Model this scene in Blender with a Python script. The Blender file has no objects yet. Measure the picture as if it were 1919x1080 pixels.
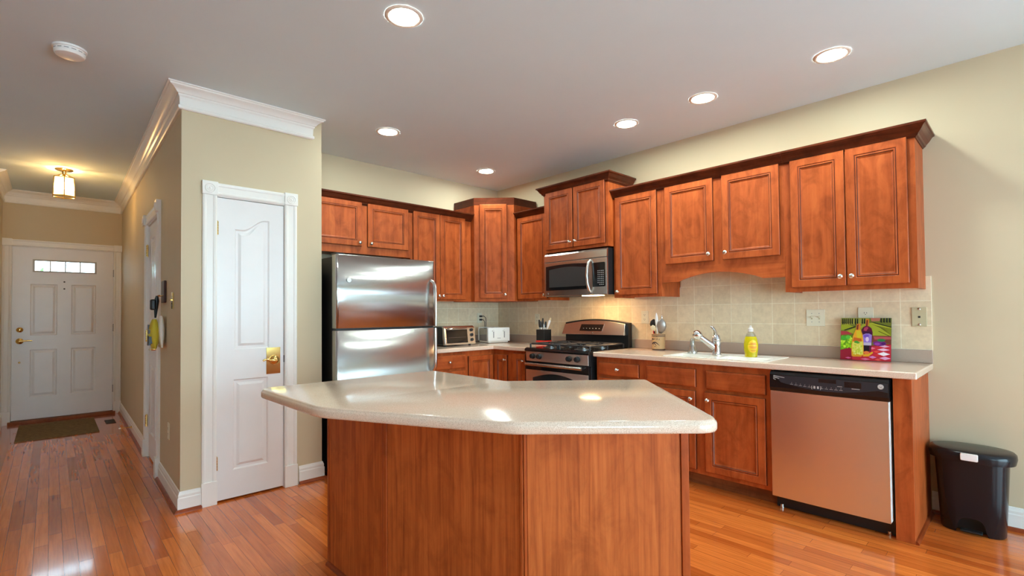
import bpy, bmesh, math, random
from mathutils import Vector, Matrix
random.seed(7)
PI = math.pi
SC = bpy.context.scene
COL = SC.collection

# ------------------------------------------------------------------ camera
XS, YF, ZC = 3.9534, 4.4308, 2.7306          # sink wall, fridge wall, ceiling
YP, XP, XH = 3.7311, 1.5131, 0.606           # pantry front, pantry right side, hall side
YD, XL = 8.125, -0.412                       # entry door wall, hall left wall
cam = bpy.data.cameras.new('camera')
camo = bpy.data.objects.new('camera', cam)
COL.objects.link(camo)
SC.camera = camo
ya, pi_, ro = [math.radians(a) for a in (43.36, 1.1279, -0.5169)]
f0 = Vector((math.sin(ya), math.cos(ya), 0)); r0 = Vector((math.cos(ya), -math.sin(ya), 0)); u0 = Vector((0, 0, 1))
fw = f0*math.cos(pi_) + u0*math.sin(pi_); up = u0*math.cos(pi_) - f0*math.sin(pi_)
rt = r0*math.cos(ro) + up*math.sin(ro); up2 = up*math.cos(ro) - r0*math.sin(ro)
camo.matrix_world = Matrix((rt, up2, -fw)).transposed().to_4x4()
camo.location = (0, 0, 1.2504)
cam.sensor_fit = 'HORIZONTAL'; cam.sensor_width = 36.0
cam.lens = 36.0*915.8155/1919.0
cam.shift_y = 27.9236/1919.0
cam.clip_start = 0.05

# ------------------------------------------------------------------ world, exposure
W = bpy.data.worlds.new('sky'); SC.world = W
W.use_nodes = True
bg = W.node_tree.nodes['Background']
bg.inputs[0].default_value = (0.56, 0.84, 1.0, 1); bg.inputs[1].default_value = 12.0
SC.view_settings.view_transform = 'Standard'; SC.view_settings.look = 'None'
SC.view_settings.gamma = 1.0; SC.view_settings.use_curve_mapping = False
SC.view_settings.exposure = 0.20
CAN_W, HALL_W, HOOD_W = 200.0, 100.0, 9.0        # lamp strengths (used in the lamp builders)
cy = SC.cycles
cy.use_denoising = True
cy.max_bounces = 10; cy.diffuse_bounces = 6; cy.glossy_bounces = 4; cy.transmission_bounces = 6; cy.transparent_max_bounces = 8
cy.caustics_reflective = False; cy.caustics_refractive = False
cy.sample_clamp_indirect = 6.0
# window openings of the rear wall (behind the camera): x0, x1, z0, z1
REAR_Y = -3.2
SIDE_WINDOW = (-2.70, -0.80, 1.35, 1.85)     # y0, y1, z0, z1 in the sink wall, out of frame
REAR_WINDOWS = [(-2.3, -0.5, 0.85, 2.15), (0.5, 3.3, 0.03, 2.15)]
for i, (x0, x1, z0, z1) in enumerate(REAR_WINDOWS):
    l = bpy.data.lights.new('window_portal', 'AREA'); l.shape = 'RECTANGLE'; l.size = x1-x0; l.size_y = z1-z0
    l.cycles.is_portal = True
    o = bpy.data.objects.new('window_portal', l); COL.objects.link(o)
    o.location = ((x0+x1)/2, REAR_Y-0.02, (z0+z1)/2); o.rotation_euler = (-PI/2, 0, 0)

l = bpy.data.lights.new('window_portal', 'AREA'); l.shape = 'RECTANGLE'; l.size = SIDE_WINDOW[3]-SIDE_WINDOW[2]; l.size_y = SIDE_WINDOW[1]-SIDE_WINDOW[0]
l.cycles.is_portal = True
o = bpy.data.objects.new('window_portal', l); COL.objects.link(o)
o.location = (XS+0.02, (SIDE_WINDOW[0]+SIDE_WINDOW[1])/2, (SIDE_WINDOW[2]+SIDE_WINDOW[3])/2); o.rotation_euler = (0, PI/2, 0)

# ------------------------------------------------------------------ helpers
def lin(c): return c/12.92 if c <= 0.04045 else ((c+0.055)/1.055)**2.4
def S(r, g, b): return (lin(r/255), lin(g/255), lin(b/255))

def mat(name, col, rough=0.5, metal=0.0, spec=0.5, coat=0.0, coat_r=0.1, trans=0.0, ior=1.45, emit=None, estr=0.0):
    m = bpy.data.materials.new(name); m.use_nodes = True
    p = m.node_tree.nodes['Principled BSDF']
    p.inputs['Base Color'].default_value = (*col, 1); p.inputs['Roughness'].default_value = rough
    p.inputs['Metallic'].default_value = metal; p.inputs['Specular IOR Level'].default_value = spec
    p.inputs['Coat Weight'].default_value = coat; p.inputs['Coat Roughness'].default_value = coat_r
    p.inputs['Transmission Weight'].default_value = trans; p.inputs['IOR'].default_value = ior
    if emit:
        p.inputs['Emission Color'].default_value = (*emit, 1); p.inputs['Emission Strength'].default_value = estr
    return m

def nodes(m): return m.node_tree.nodes, m.node_tree.links, m.node_tree.nodes['Principled BSDF']

def noise(m, scale=(1, 1, 1), sc=1.0, detail=4, rough=0.55, dist=0.0):
    N, L, p = nodes(m)
    tc = N.new('ShaderNodeTexCoord'); mp = N.new('ShaderNodeMapping'); mp.inputs['Scale'].default_value = scale
    nz = N.new('ShaderNodeTexNoise'); nz.inputs['Scale'].default_value = sc; nz.inputs['Detail'].default_value = detail
    nz.inputs['Roughness'].default_value = rough; nz.inputs['Distortion'].default_value = dist
    L.new(tc.outputs['Object'], mp.inputs['Vector']); L.new(mp.outputs['Vector'], nz.inputs['Vector'])
    return nz
def ramp(m, fac, stops):
    N, L, p = nodes(m)
    r = N.new('ShaderNodeValToRGB')
    while len(r.color_ramp.elements) < len(stops): r.color_ramp.elements.new(0.5)
    for e, (pos, c) in zip(r.color_ramp.elements, stops): e.position = pos; e.color = (*c, 1)
    L.new(fac, r.inputs['Fac']); return r
def mixc(m, a, b, fac, mode='MULTIPLY'):
    N, L, p = nodes(m)
    x = N.new('ShaderNodeMix'); x.data_type = 'RGBA'; x.blend_type = mode
    if isinstance(fac, (int, float)): x.inputs[0].default_value = fac
    else: L.new(fac, x.inputs[0])
    L.new(a, x.inputs[6]); L.new(b, x.inputs[7]); return x.outputs[2]
def bump(m, h, strength=0.1, dist=0.002):
    N, L, p = nodes(m)
    b = N.new('ShaderNodeBump'); b.inputs['Strength'].default_value = strength; b.inputs['Distance'].default_value = dist
    L.new(h, b.inputs['Height']); L.new(b.outputs['Normal'], p.inputs['Normal'])

def wood(name, dark, mid, light, grain, rough=0.42, coat=0.0, spread=(0.22, 0.5, 0.78), mott=0.75):
    m = mat(name, mid, rough, spec=0.28, coat=coat, coat_r=0.18); N, L, p = nodes(m)
    a = noise(m, grain, 1.0, 6, 0.6, 0.4)
    r = ramp(m, a.outputs['Fac'], [(spread[0], dark), (spread[1], mid), (spread[2], light)])
    b = noise(m, (1, 1, 0.6), 9.0, 5, 0.62, 0.8)
    r2 = ramp(m, b.outputs['Fac'], [(0.34, (0.58, 0.50, 0.44)), (0.52, (0.94, 0.92, 0.90)), (0.66, (1.06, 1.08, 1.10))])
    L.new(mixc(m, r.outputs['Color'], r2.outputs['Color'], mott), p.inputs['Base Color'])
    bump(m, a.outputs['Fac'], 0.05, 0.001)
    return m

def speckle(name, base, dk, lt, rough, coat=0.0):
    m = mat(name, base, rough, coat=coat, coat_r=0.06); N, L, p = nodes(m)
    a = noise(m, (1, 1, 1), 420.0, 2, 0.7)
    r = ramp(m, a.outputs['Fac'], [(0.33, dk), (0.46, base), (0.58, base), (0.68, lt)])
    L.new(r.outputs['Color'], p.inputs['Base Color']); return m

def painted(name, col, rough=0.6, var=0.06, sc=2.0):
    m = mat(name, col, rough); N, L, p = nodes(m)
    a = noise(m, (1, 1, 1), sc, 3)
    r = ramp(m, a.outputs['Fac'], [(0.3, tuple(c*(1-var) for c in col)), (0.7, tuple(c*(1+var) for c in col))])
    L.new(r.outputs['Color'], p.inputs['Base Color'])
    b = noise(m, (1, 1, 1), 260.0, 2); bump(m, b.outputs['Fac'], 0.06, 0.001); return m

def brushed(name, col, rough, scale, strength=0.02, wav=0.0):
    m = mat(name, col, rough, metal=1.0); N, L, p = nodes(m)
    a = noise(m, scale, 1.0, 3)
    mr = N.new('ShaderNodeMapRange'); mr.inputs[3].default_value = rough*0.88; mr.inputs[4].default_value = rough*1.14
    L.new(a.outputs['Fac'], mr.inputs[0]); L.new(mr.outputs[0], p.inputs['Roughness'])
    if wav:
        b = noise(m, (1.6, 1.6, 4.0), 1.0, 2); bump(m, b.outputs['Fac'], wav, 0.02)
    elif strength: bump(m, a.outputs['Fac'], strength, 0.001)
    return m

CH_D, CH_M, CH_L = S(148, 66, 28), S(177, 85, 38), S(194, 101, 50)
M = {}
M['wood'] = wood('cherry_upright_grain', CH_D, CH_M, CH_L, (26, 26, 2.2))
M['glaze'] = mat('dark_glaze_in_grooves', S(84, 34, 15), 0.35)
M['woodh'] = wood('cherry_level_grain', CH_D, CH_M, CH_L, (2.2, 2.2, 30))
M['crown'] = wood('dark_cherry_crown', S(58, 25, 12), S(86, 37, 18), S(106, 50, 26), (3, 3, 30), 0.3)
M['veneer'] = wood('cherry_veneer_panel', S(156, 76, 34), S(192, 100, 46), S(208, 116, 58), (60, 60, 2.2), 0.5, 0.0, (0.28, 0.5, 0.74), 0.6)
M['kick'] = wood('toe_kick_wood', S(100, 54, 28), S(140, 80, 44), S(156, 94, 54), (2, 2, 30), 0.45, 0.0)
M['shoe'] = wood('red_brown_shoe_moulding', S(110, 44, 18), S(150, 66, 30), S(170, 84, 42), (4, 4, 30), 0.3)
M['wall'] = painted('beige_wall_paint', S(203, 187, 156), 0.65, 0.02)
M['ceiling'] = painted('white_ceiling_paint', S(212, 228, 234), 0.8, 0.015)
M['white'] = mat('white_gloss_trim_paint', S(236, 234, 228), 0.28)
M['doorw'] = painted('white_door_paint', S(232, 230, 228), 0.3, 0.015, 6)
M['counter'] = speckle('beige_solid_surface', S(233, 208, 185), S(188, 160, 136), S(250, 236, 222), 0.16, 0.3)
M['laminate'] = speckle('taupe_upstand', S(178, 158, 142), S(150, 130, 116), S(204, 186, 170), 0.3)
M['steel'] = brushed('brushed_steel', (0.60, 0.585, 0.56), 0.24, (3, 3, 220), 0.03)
M['steelv'] = brushed('brushed_steel_upright', (0.80, 0.79, 0.77), 0.30, (90, 90, 2), 0.0)
M['steelf'] = brushed('brushed_fridge_steel', (0.46, 0.46, 0.45), 0.20, (3, 3, 200), 0.02, 0.018)
M['steelf'].node_tree.nodes['Principled BSDF'].inputs['Anisotropic'].default_value = 0.75; M['steelf'].node_tree.nodes['Principled BSDF'].inputs['Anisotropic Rotation'].default_value = 0.0
M['chrome'] = mat('chrome', (0.78, 0.78, 0.79), 0.08, 1.0)
M['nickel'] = mat('brushed_nickel', (0.72, 0.69, 0.64), 0.22, 1.0)
M['brass'] = mat('polished_brass', (0.83, 0.58, 0.20), 0.14, 1.0)
M['black'] = mat('black_plastic', (0.012, 0.012, 0.013), 0.35)
M['blackg'] = mat('black_gloss', (0.008, 0.008, 0.009), 0.08)
M['glassk'] = mat('dark_oven_glass', (0.02, 0.021, 0.022), 0.06)
M['burner'] = mat('dark_burner_steel', (0.16, 0.155, 0.15), 0.3, 0.9)
M['iron'] = mat('cast_iron', (0.03, 0.03, 0.032), 0.4)
M['grey'] = mat('grey_marking', S(150, 150, 150), 0.5)
M['lmark'] = mat('light_marking', S(225, 225, 222), 0.4)
M['plate'] = mat('ivory_plate', S(226, 222, 198), 0.35)
M['slot'] = mat('dark_slot', (0.03, 0.028, 0.025), 0.5)
M['almond'] = mat('almond_plate', S(196, 186, 150), 0.4)
M['sink'] = mat('white_sink', S(252, 250, 242), 0.14)
M['smoke'] = mat('darkened_chrome', (0.30, 0.27, 0.24), 0.08, 1.0)  # toaster chrome, its dark reflection put into the base colour
M['red'] = mat('red_band', S(206, 44, 34), 0.35)
M['wplas'] = mat('white_plastic', S(240, 240, 236), 0.3)
M['can'] = mat('black_bin_plastic', (0.010, 0.010, 0.013), 0.22, spec=0.4)
M['mat'] = painted('brown_mat', S(112, 92, 62), 0.95, 0.25, 30)
M['clear'] = mat('clear_glass', (1, 1, 1), 0.02, trans=1.0, ior=1.45)
M['can_trim'] = mat('lamp_trim', S(226, 214, 200), 0.4)
M['lamp'] = mat('lamp_lens', (1, 1, 1), 0.5, emit=(0.87, 1.0, 0.94), estr=CAN_W)
M['hood'] = mat('hood_lamp_lens', (1, 1, 1), 0.5, emit=(1.0, 0.60, 0.28), estr=HOOD_W*8)
M['bulb'] = mat('bulb', (1, 1, 1), 0.5, emit=(1.0, 0.62, 0.26), estr=HALL_W*6)

def thin_glass(name, tint=(1, 1, 1), refl=0.12, haze=0.0):
    m = bpy.data.materials.new(name); m.use_nodes = True; N = m.node_tree.nodes; L = m.node_tree.links
    for n in list(N): N.remove(n)
    o = N.new('ShaderNodeOutputMaterial'); t = N.new('ShaderNodeBsdfTransparent'); t.inputs[0].default_value = (*tint, 1)
    g = N.new('ShaderNodeBsdfGlossy'); g.inputs['Roughness'].default_value = 0.05
    x = N.new('ShaderNodeMixShader'); x.inputs[0].default_value = refl
    L.new(t.outputs[0], x.inputs[1]); L.new(g.outputs[0], x.inputs[2]); L.new(x.outputs[0], o.inputs[0])
    return m
M['pane'] = thin_glass('window_pane')
M['lantern'] = thin_glass('lantern_glass', (1.0, 0.93, 0.78), 0.14)
N_ = M['lantern'].node_tree.nodes; L_ = M['lantern'].node_tree.links
tl = N_.new('ShaderNodeBsdfTranslucent'); tl.inputs[0].default_value = (1.0, 0.86, 0.6, 1)
mx = N_.new('ShaderNodeMixShader'); mx.inputs[0].default_value = 0.45; om = [n for n in N_ if n.type == 'OUTPUT_MATERIAL'][0]
src = om.inputs[0].links[0].from_socket; L_.new(src, mx.inputs[1]); L_.new(tl.outputs[0], mx.inputs[2]); L_.new(mx.outputs[0], om.inputs[0])
M['tumbler'] = thin_glass('tumbler_glass', (0.93, 0.95, 0.94), 0.28)

# hardwood strips running along Y
def floor_mat():
    m = mat('oak_strip_floor', S(180, 96, 44), 0.16, coat=0.5, coat_r=0.07); N, L, p = nodes(m)
    tc = N.new('ShaderNodeTexCoord'); sp = N.new('ShaderNodeSeparateXYZ'); cb = N.new('ShaderNodeCombineXYZ')
    L.new(tc.outputs['Object'], sp.inputs[0]); L.new(sp.outputs['Y'], cb.inputs['X']); L.new(sp.outputs['X'], cb.inputs['Y'])
    b = N.new('ShaderNodeTexBrick'); L.new(cb.outputs[0], b.inputs['Vector'])
    b.offset = 0.37; b.offset_frequency = 3; b.squash = 1.35; b.squash_frequency = 2
    b.inputs['Color1'].default_value = (*S(178, 80, 28), 1); b.inputs['Color2'].default_value = (*S(230, 126, 54), 1)
    b.inputs['Mortar'].default_value = (*S(134, 62, 24), 1); b.inputs['Scale'].default_value = 1.0
    b.inputs['Mortar Size'].default_value = 0.0009; b.inputs['Mortar Smooth'].default_value = 0.1; b.inputs['Bias'].default_value = 0.15
    b.inputs['Brick Width'].default_value = 0.62; b.inputs['Row Height'].default_value = 0.0572
    g = noise(m, (70, 3.2, 1), 1.0, 6, 0.6, 0.6)
    r = ramp(m, g.outputs['Fac'], [(0.32, (0.70, 0.62, 0.55)), (0.6, (1, 1, 1)), (0.8, (1.05, 1.02, 1.0))])
    c = mixc(m, b.outputs['Color'], r.outputs['Color'], 0.8)
    L.new(c, p.inputs['Base Color'])
    bump(m, b.outputs['Fac'], 0.12, -0.0006)
    return m
M['floor'] = floor_mat()

def tile_mat(axis):
    m = mat('beige_wall_tile', S(200, 176, 138), 0.35); N, L, p = nodes(m)
    tc = N.new('ShaderNodeTexCoord'); sp = N.new('ShaderNodeSeparateXYZ'); cb = N.new('ShaderNodeCombineXYZ')
    L.new(tc.outputs['Object'], sp.inputs[0]); L.new(sp.outputs[axis], cb.inputs['X']); L.new(sp.outputs['Z'], cb.inputs['Y'])
    mp = N.new('ShaderNodeMapping'); L.new(cb.outputs[0], mp.inputs[0])
    mp.inputs['Location'].default_value = (-0.414 if axis == 'Y' else -XS+0.1525*26, -0.9955, 0)
    b = N.new('ShaderNodeTexBrick'); L.new(mp.outputs[0], b.inputs['Vector'])
    b.offset = 0.0; b.inputs['Scale'].default_value = 1.0; b.inputs['Brick Width'].default_value = 0.1525; b.inputs['Row Height'].default_value = 0.1525
    b.inputs['Mortar Size'].default_value = 0.0022; b.inputs['Mortar Smooth'].default_value = 0.2
    b.inputs['Color1'].default_value = (*S(226, 208, 174), 1); b.inputs['Color2'].default_value = (*S(235, 219, 187), 1)
    b.inputs['Mortar'].default_value = (*S(246, 238, 214), 1)
    g = noise(m, (1, 1, 1), 28.0, 5, 0.65)
    r = ramp(m, g.outputs['Fac'], [(0.3, (0.86, 0.84, 0.82)), (0.65, (1.04, 1.04, 1.04))])
    L.new(mixc(m, b.outputs['Color'], r.outputs['Color'], 0.8), p.inputs['Base Color'])
    bump(m, b.outputs['Fac'], 0.15, -0.001)
    return m

class MB:
    """collects shapes, then links them as one mesh object"""
    def __init__(s): s.v = []; s.f = []; s.m = []
    def add(s, verts, faces, mi=0):
        k = len(s.v); s.v += [Vector(q) for q in verts]; s.f += [tuple(k+i for i in f) for f in faces]; s.m += [mi]*len(faces); return s
    def box(s, x0, x1, y0, y1, z0, z1, mi=0):
        return s.add([(x0, y0, z0), (x1, y0, z0), (x1, y1, z0), (x0, y1, z0), (x0, y0, z1), (x1, y0, z1), (x1, y1, z1), (x0, y1, z1)],
                     [(0, 3, 2, 1), (4, 5, 6, 7), (0, 1, 5, 4), (1, 2, 6, 5), (2, 3, 7, 6), (3, 0, 4, 7)], mi)
    def fbox(s, fr, u0, u1, d0, d1, z0, z1, mi=0):
        c = [fr(u, d, z) for z in (z0, z1) for (u, d) in ((u0, d0), (u1, d0), (u1, d1), (u0, d1))]
        return s.add(c, [(0, 3, 2, 1), (4, 5, 6, 7), (0, 1, 5, 4), (1, 2, 6, 5), (2, 3, 7, 6), (3, 0, 4, 7)], mi)
    def loft(s, loops, mi=0, cap0=True, cap1=True, closed=True):
        n = len(loops[0]); k = len(s.v)
        for lp in loops: s.v += [Vector(q) for q in lp]
        for i in range(len(loops)-1):
            for j in range(n if closed else n-1):
                a, b = k+i*n+j, k+i*n+(j+1) % n
                s.f.append((a, b, b+n, a+n)); s.m.append(mi)
        if cap0: s.f.append(tuple(k+j for j in reversed(range(n)))); s.m.append(mi)
        if cap1: s.f.append(tuple(k+(len(loops)-1)*n+j for j in range(n))); s.m.append(mi)
        return s
    def cyl(s, p0, p1, r0, r1=None, seg=20, mi=0):
        return s.tube([p0, p1], [r0, r0 if r1 is None else r1], seg, mi)
    def tube(s, pts, r, seg=12, mi=0, flat=1.0, upv=None):
        pts = [Vector(p) for p in pts]
        if not isinstance(r, (list, tuple)): r = [r]*len(pts)
        loops = []; ref = None
        for i, p in enumerate(pts):
            t = (pts[min(i+1, len(pts)-1)]-pts[max(i-1, 0)]).normalized()
            if ref is None: ref = Vector(upv) if upv else (Vector((0, 0, 1)) if abs(t.z) < 0.9 else Vector((1, 0, 0)))
            a = (ref - t*ref.dot(t)).normalized(); b = t.cross(a); ref = a
            loops.append([p + a*(r[i]*math.cos(2*PI*j/seg)) + b*(r[i]*flat*math.sin(2*PI*j/seg)) for j in range(seg)])
        return s.loft(loops, mi)
    def lathe(s, prof, o, ax=(0, 0, 1), seg=24, mi=0, sx=1.0, sy=1.0, cap0=True, cap1=True):
        ax = Vector(ax).normalized(); a = Vector((1, 0, 0)) if abs(ax.x) < 0.9 else Vector((0, 1, 0))
        a = (a-ax*a.dot(ax)).normalized(); b = ax.cross(a); o = Vector(o)
        return s.loft([[o+ax*h+a*(r*sx*math.cos(2*PI*j/seg))+b*(r*sy*math.sin(2*PI*j/seg)) for j in range(seg)] for r, h in prof], mi, cap0, cap1)
    def prism(s, poly, fn, a, b, mi=0):
        """poly: 2D points; fn(p, q, t) -> 3D point; extruded from t=a to t=b"""
        return s.loft([[fn(p, q, a) for p, q in poly], [fn(p, q, b) for p, q in poly]], mi)
    def sweep(s, path, prof, side=1, m0=0.0, m1=0.0, mi=0):
        """profile of (outward, z) swept along a 2D path; side=+1: outward is right of travel; m0/m1 mitre the ends"""
        P = [Vector(p) for p in path]; n = len(P); loops = []
        T = [(P[i+1]-P[i]).normalized() for i in range(n-1)]
        R = [Vector((t.y, -t.x))*side for t in T]
        for i in range(n):
            if i == 0: m = R[0] + T[0]*(-m0)
            elif i == n-1: m = R[-1] + T[-1]*m1
            else:
                q = (R[i-1]+R[i]).normalized(); m = q/max(0.2, q.dot(R[i]))
            loops.append([(P[i].x+m.x*d, P[i].y+m.y*d, z) for d, z in prof])
        return s.loft(loops, mi)
    def build(s, name, mats, parent=None, bevel=0.0, smooth=False, local=False, seg=2, sharp=0.7):
        me = bpy.data.meshes.new(name)
        off = Vector((0, 0, 0)); q = parent
        if not local:
            while q is not None: off += q.location; q = q.parent
        me.from_pydata([tuple(v-off) for v in s.v], [], s.f)
        for mm in (mats if isinstance(mats, (list, tuple)) else [mats]): me.materials.append(M[mm] if isinstance(mm, str) else mm)
        for p, i in zip(me.polygons, s.m): p.material_index = i
        b = bmesh.new(); b.from_mesh(me); bmesh.ops.recalc_face_normals(b, faces=b.faces); b.to_mesh(me); b.free()
        if smooth:
            me.shade_smooth(); me.set_sharp_from_angle(angle=sharp)
        o = bpy.data.objects.new(name, me); COL.objects.link(o)
        if parent: o.parent = parent
        if bevel:
            md = o.modifiers.new('bevel', 'BEVEL'); md.width = bevel; md.segments = seg; md.limit_method = 'ANGLE'; md.angle_limit = 0.6
        return o

def tag(o, label=None, cat=None, group=None, kind=None):
    if label: o['label'] = label
    if cat: o['category'] = cat
    if group: o['group'] = group
    if kind: o['kind'] = kind
    return o
def thing(name, label, cat, loc=(0, 0, 0), rotz=0.0, group=None, kind=None):
    o = bpy.data.objects.new(name, None); COL.objects.link(o); o.empty_display_size = 0.1
    o.location = loc; o.rotation_euler = (0, 0, rotz)
    return tag(o, label, cat, group, kind)
def copy_tree(o, parent=None):
    c = o.copy(); COL.objects.link(c); c.parent = parent
    for ch in [x for x in bpy.data.objects if x.parent == o]: copy_tree(ch, c)
    return c
def frame(ox, oy, u, n):
    return lambda a, d, z: Vector((ox+u[0]*a+n[0]*d, oy+u[1]*a+n[1]*d, z))
FS = frame(XS, 0, (0, -1), (-1, 0))          # sink wall: u = -y, d = distance from wall
FF = frame(0, YF, (1, 0), (0, -1))           # fridge wall: u = x
def offs(poly, d):
    """inset a counter-clockwise polygon by d"""
    n = len(poly); out = []
    for i in range(n):
        a, b, c = Vector(poly[i-1]), Vector(poly[i]), Vector(poly[(i+1) % n])
        t1 = (b-a).normalized(); t2 = (c-b).normalized()
        n1 = Vector((-t1.y, t1.x)); n2 = Vector((-t2.y, t2.x)); m = n1+n2
        m = m/max(0.25, m.dot(n1)) if m.length > 1e-6 else n1
        out.append((b.x+m.x*d, b.y+m.y*d))
    return out
def round_poly(poly, rad, n=6):
    out = []; k = len(poly)
    for i in range(k):
        a, b, c = Vector(poly[i-1]), Vector(poly[i]), Vector(poly[(i+1) % k]); r = rad[i] if isinstance(rad, (list, tuple)) else rad
        if r <= 0: out.append(tuple(b)); continue
        p0 = b+(a-b).normalized()*r; p1 = b+(c-b).normalized()*r
        for j in range(n+1):
            t = j/n; q = p0*(1-t)**2 + b*2*t*(1-t) + p1*t*t; out.append((q.x, q.y))
    return out
def rect(u0, u1, z0, z1): return [(u0, z0), (u1, z0), (u1, z1), (u0, z1)]
def panel(mb, fr, poly, d, prof, mi=0):
    """concentric loops: prof = (inset, height above d)"""
    return mb.loft([[fr(u, d+h, z) for u, z in offs(poly, i)] for i, h in prof], mi)
def knob(fr, u, d, z, parent, name='knob', s=1.0):
    mb = MB(); o = fr(u, d, z); ax = fr(0, 1, 0)-fr(0, 0, 0)
    mb.lathe([(0.0085*s, 0), (0.0065*s, 0.003*s), (0.0055*s, 0.010*s), (0.010*s, 0.015*s), (0.0145*s, 0.019*s), (0.0150*s, 0.023*s), (0.0115*s, 0.028*s), (0.004*s, 0.0305*s)], o, ax, 18)
    return mb.build(name, 'nickel', parent, smooth=True)
DOORP = [(0, -0.020), (0, -0.004), (0.004, 0), (0.046, 0), (0.049, -0.0025), (0.053, -0.0025), (0.056, 0.0005), (0.060, 0.0005), (0.064, -0.0045), (0.074, -0.0085)]
DRAWP = [(0, -0.020), (0, -0.006), (0.004, -0.002), (0.012, 0)]
def cab_door(fr, u0, u1, z0, z1, d, parent, kn=None, name='door'):
    mb = panel(MB(), fr, rect(u0, u1, z0, z1), d, DOORP)
    for i in range(9):                                 # dark glaze sits in the routed grooves
        if i in (0, 4, 7): mb.m[i*4:i*4+4] = [1]*4
    o = mb.build(name, ['wood', 'glaze'], parent)
    if kn: knob(fr, kn[0], d, kn[1], o)
    return o
def drawer(fr, u0, u1, z0, z1, d, parent, kn=True, name='drawer'):
    mb = panel(MB(), fr, rect(u0, u1, z0, z1), d, DRAWP); mb.m[0:4] = [1]*4
    o = mb.build(name, ['woodh', 'glaze'], parent)
    if kn: knob(fr, (u0+u1)/2, d, (z0+z1)/2, o)
    return o
CROWN = [(-0.004, -0.032), (0.006, -0.032), (0.008, -0.026), (0.016, -0.022), (0.020, -0.012), (0.034, 0.004), (0.046, 0.024), (0.052, 0.030), (0.060, 0.034), (0.060, 0.046), (-0.004, 0.046)]
def cab_crown(path, ztop, parent, side=1, m0=0, m1=0, k=1.0):
    return MB().sweep(path, [(d*k, ztop-0.046+z) for d, z in CROWN], side, m0, m1).build('crown_moulding', 'crown', parent)

# ------------------------------------------------------------------ room shell
def struct(o, label, cat): return tag(o, label, cat, None, 'structure')
hx = lambda y: XH + (y-YP)*0.015                 # hall side wall runs very slightly outward
struct(MB().box(-3.3, XS+0.12, REAR_Y-0.3, 8.5, -0.12, 0).build('floor', 'floor'), 'glossy orange brown strip hardwood floor', 'floor')
struct(MB().box(-3.3, XS+0.12, REAR_Y-0.3, 8.5, ZC, ZC+0.12).build('ceiling', 'ceiling'), 'flat off white ceiling with recessed lights', 'ceiling')
sw = SIDE_WINDOW
struct(MB().box(XS, XS+0.12, REAR_Y, sw[0], 0, ZC).box(XS, XS+0.12, sw[1], YF+0.12, 0, ZC).box(XS, XS+0.12, sw[0], sw[1], 0, sw[2]).box(XS, XS+0.12, sw[0], sw[1], sw[3], ZC).build('wall_right', 'wall'), 'beige painted wall behind the sink run', 'wall')
struct(MB().box(XP-0.1, XS, YF, YF+0.12, 0, ZC).build('wall_back', 'wall'), 'beige painted wall behind the fridge', 'wall')
w = MB()      # pantry front wall with its door opening, and the return beside the fridge
DX0, DX1, DZ = 0.800, 1.242, 2.055
w.add([(XH, YP, 0), (DX0, YP, 0), (DX0, YP+0.11, 0), (hx(YP+0.11), YP+0.11, 0), (XH, YP, ZC), (DX0, YP, ZC), (DX0, YP+0.11, ZC), (hx(YP+0.11), YP+0.11, ZC)],
      [(0, 3, 2, 1), (4, 5, 6, 7), (0, 1, 5, 4), (1, 2, 6, 5), (2, 3, 7, 6), (3, 0, 4, 7)])
w.box(DX0, DX1, YP, YP+0.11, DZ, ZC); w.box(DX1, XP, YP, YP+0.11, 0, ZC); w.box(XP-0.1, XP, YP+0.11, YF+0.12, 0, ZC)
struct(w.build('wall_pantry', 'wall'), 'beige pantry wall with the narrow white door', 'wall')
HY0, HY1, HZ = 4.695, 5.425, 2.065               # hall closet door opening
w = MB()
for (a, b, z0, z1) in ((YP+0.11, HY0, 0, ZC), (HY0, HY1, HZ, ZC), (HY1, YD, 0, ZC)):
    w.add([(hx(a), a, z0), (hx(a)+0.11, a, z0), (hx(b)+0.11, b, z0), (hx(b), b, z0), (hx(a), a, z1), (hx(a)+0.11, a, z1), (hx(b)+0.11, b, z1), (hx(b), b, z1)],
          [(0, 3, 2, 1), (4, 5, 6, 7), (0, 1, 5, 4), (1, 2, 6, 5), (2, 3, 7, 6), (3, 0, 4, 7)])
struct(w.build('wall_hall', 'wall'), 'beige hallway wall with the closet door', 'wall')
FX0, FX1, FZ = -0.334, 0.592, 2.082
w = MB().box(XL-0.12, FX0, YD, YD+0.14, 0, ZC).box(FX0, FX1, YD, YD+0.14, FZ, ZC).box(FX1, 0.79, YD, YD+0.14, 0, ZC)
struct(w.build('wall_entry', 'wall'), 'tan wall around the front door', 'wall')
struct(MB().box(XL-0.12, XL, 7.0, YD, 0, ZC).build('wall_left', 'wall'), 'tan left wall of the hallway beside the front door', 'wall')
struct(MB().box(-3.3, XL-0.12, 7.0, 7.12, 0, ZC).build('wall_living_end', 'wall'), 'beige end wall of the adjoining living room', 'wall')
lw = (4.95, 5.45, 1.05, 1.85)  # unseen window opening, added so more daylight reaches the hall
r = thing('window_4', 'unseen white framed window added in the living room to brighten the hallway', 'window', (-3.36, 5.2, 1.05), kind='structure')
m = MB()
for a, b in ((lw[0], lw[0]+0.05), (lw[1]-0.05, lw[1]), (5.175, 5.225)): m.box(-3.40, -3.33, a, b, lw[2], lw[3])
for a, b in ((lw[2], lw[2]+0.05), (lw[3]-0.05, lw[3])): m.box(-3.40, -3.33, lw[0], lw[1], a, b)
m.build('window_frame', 'white', r)
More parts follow.
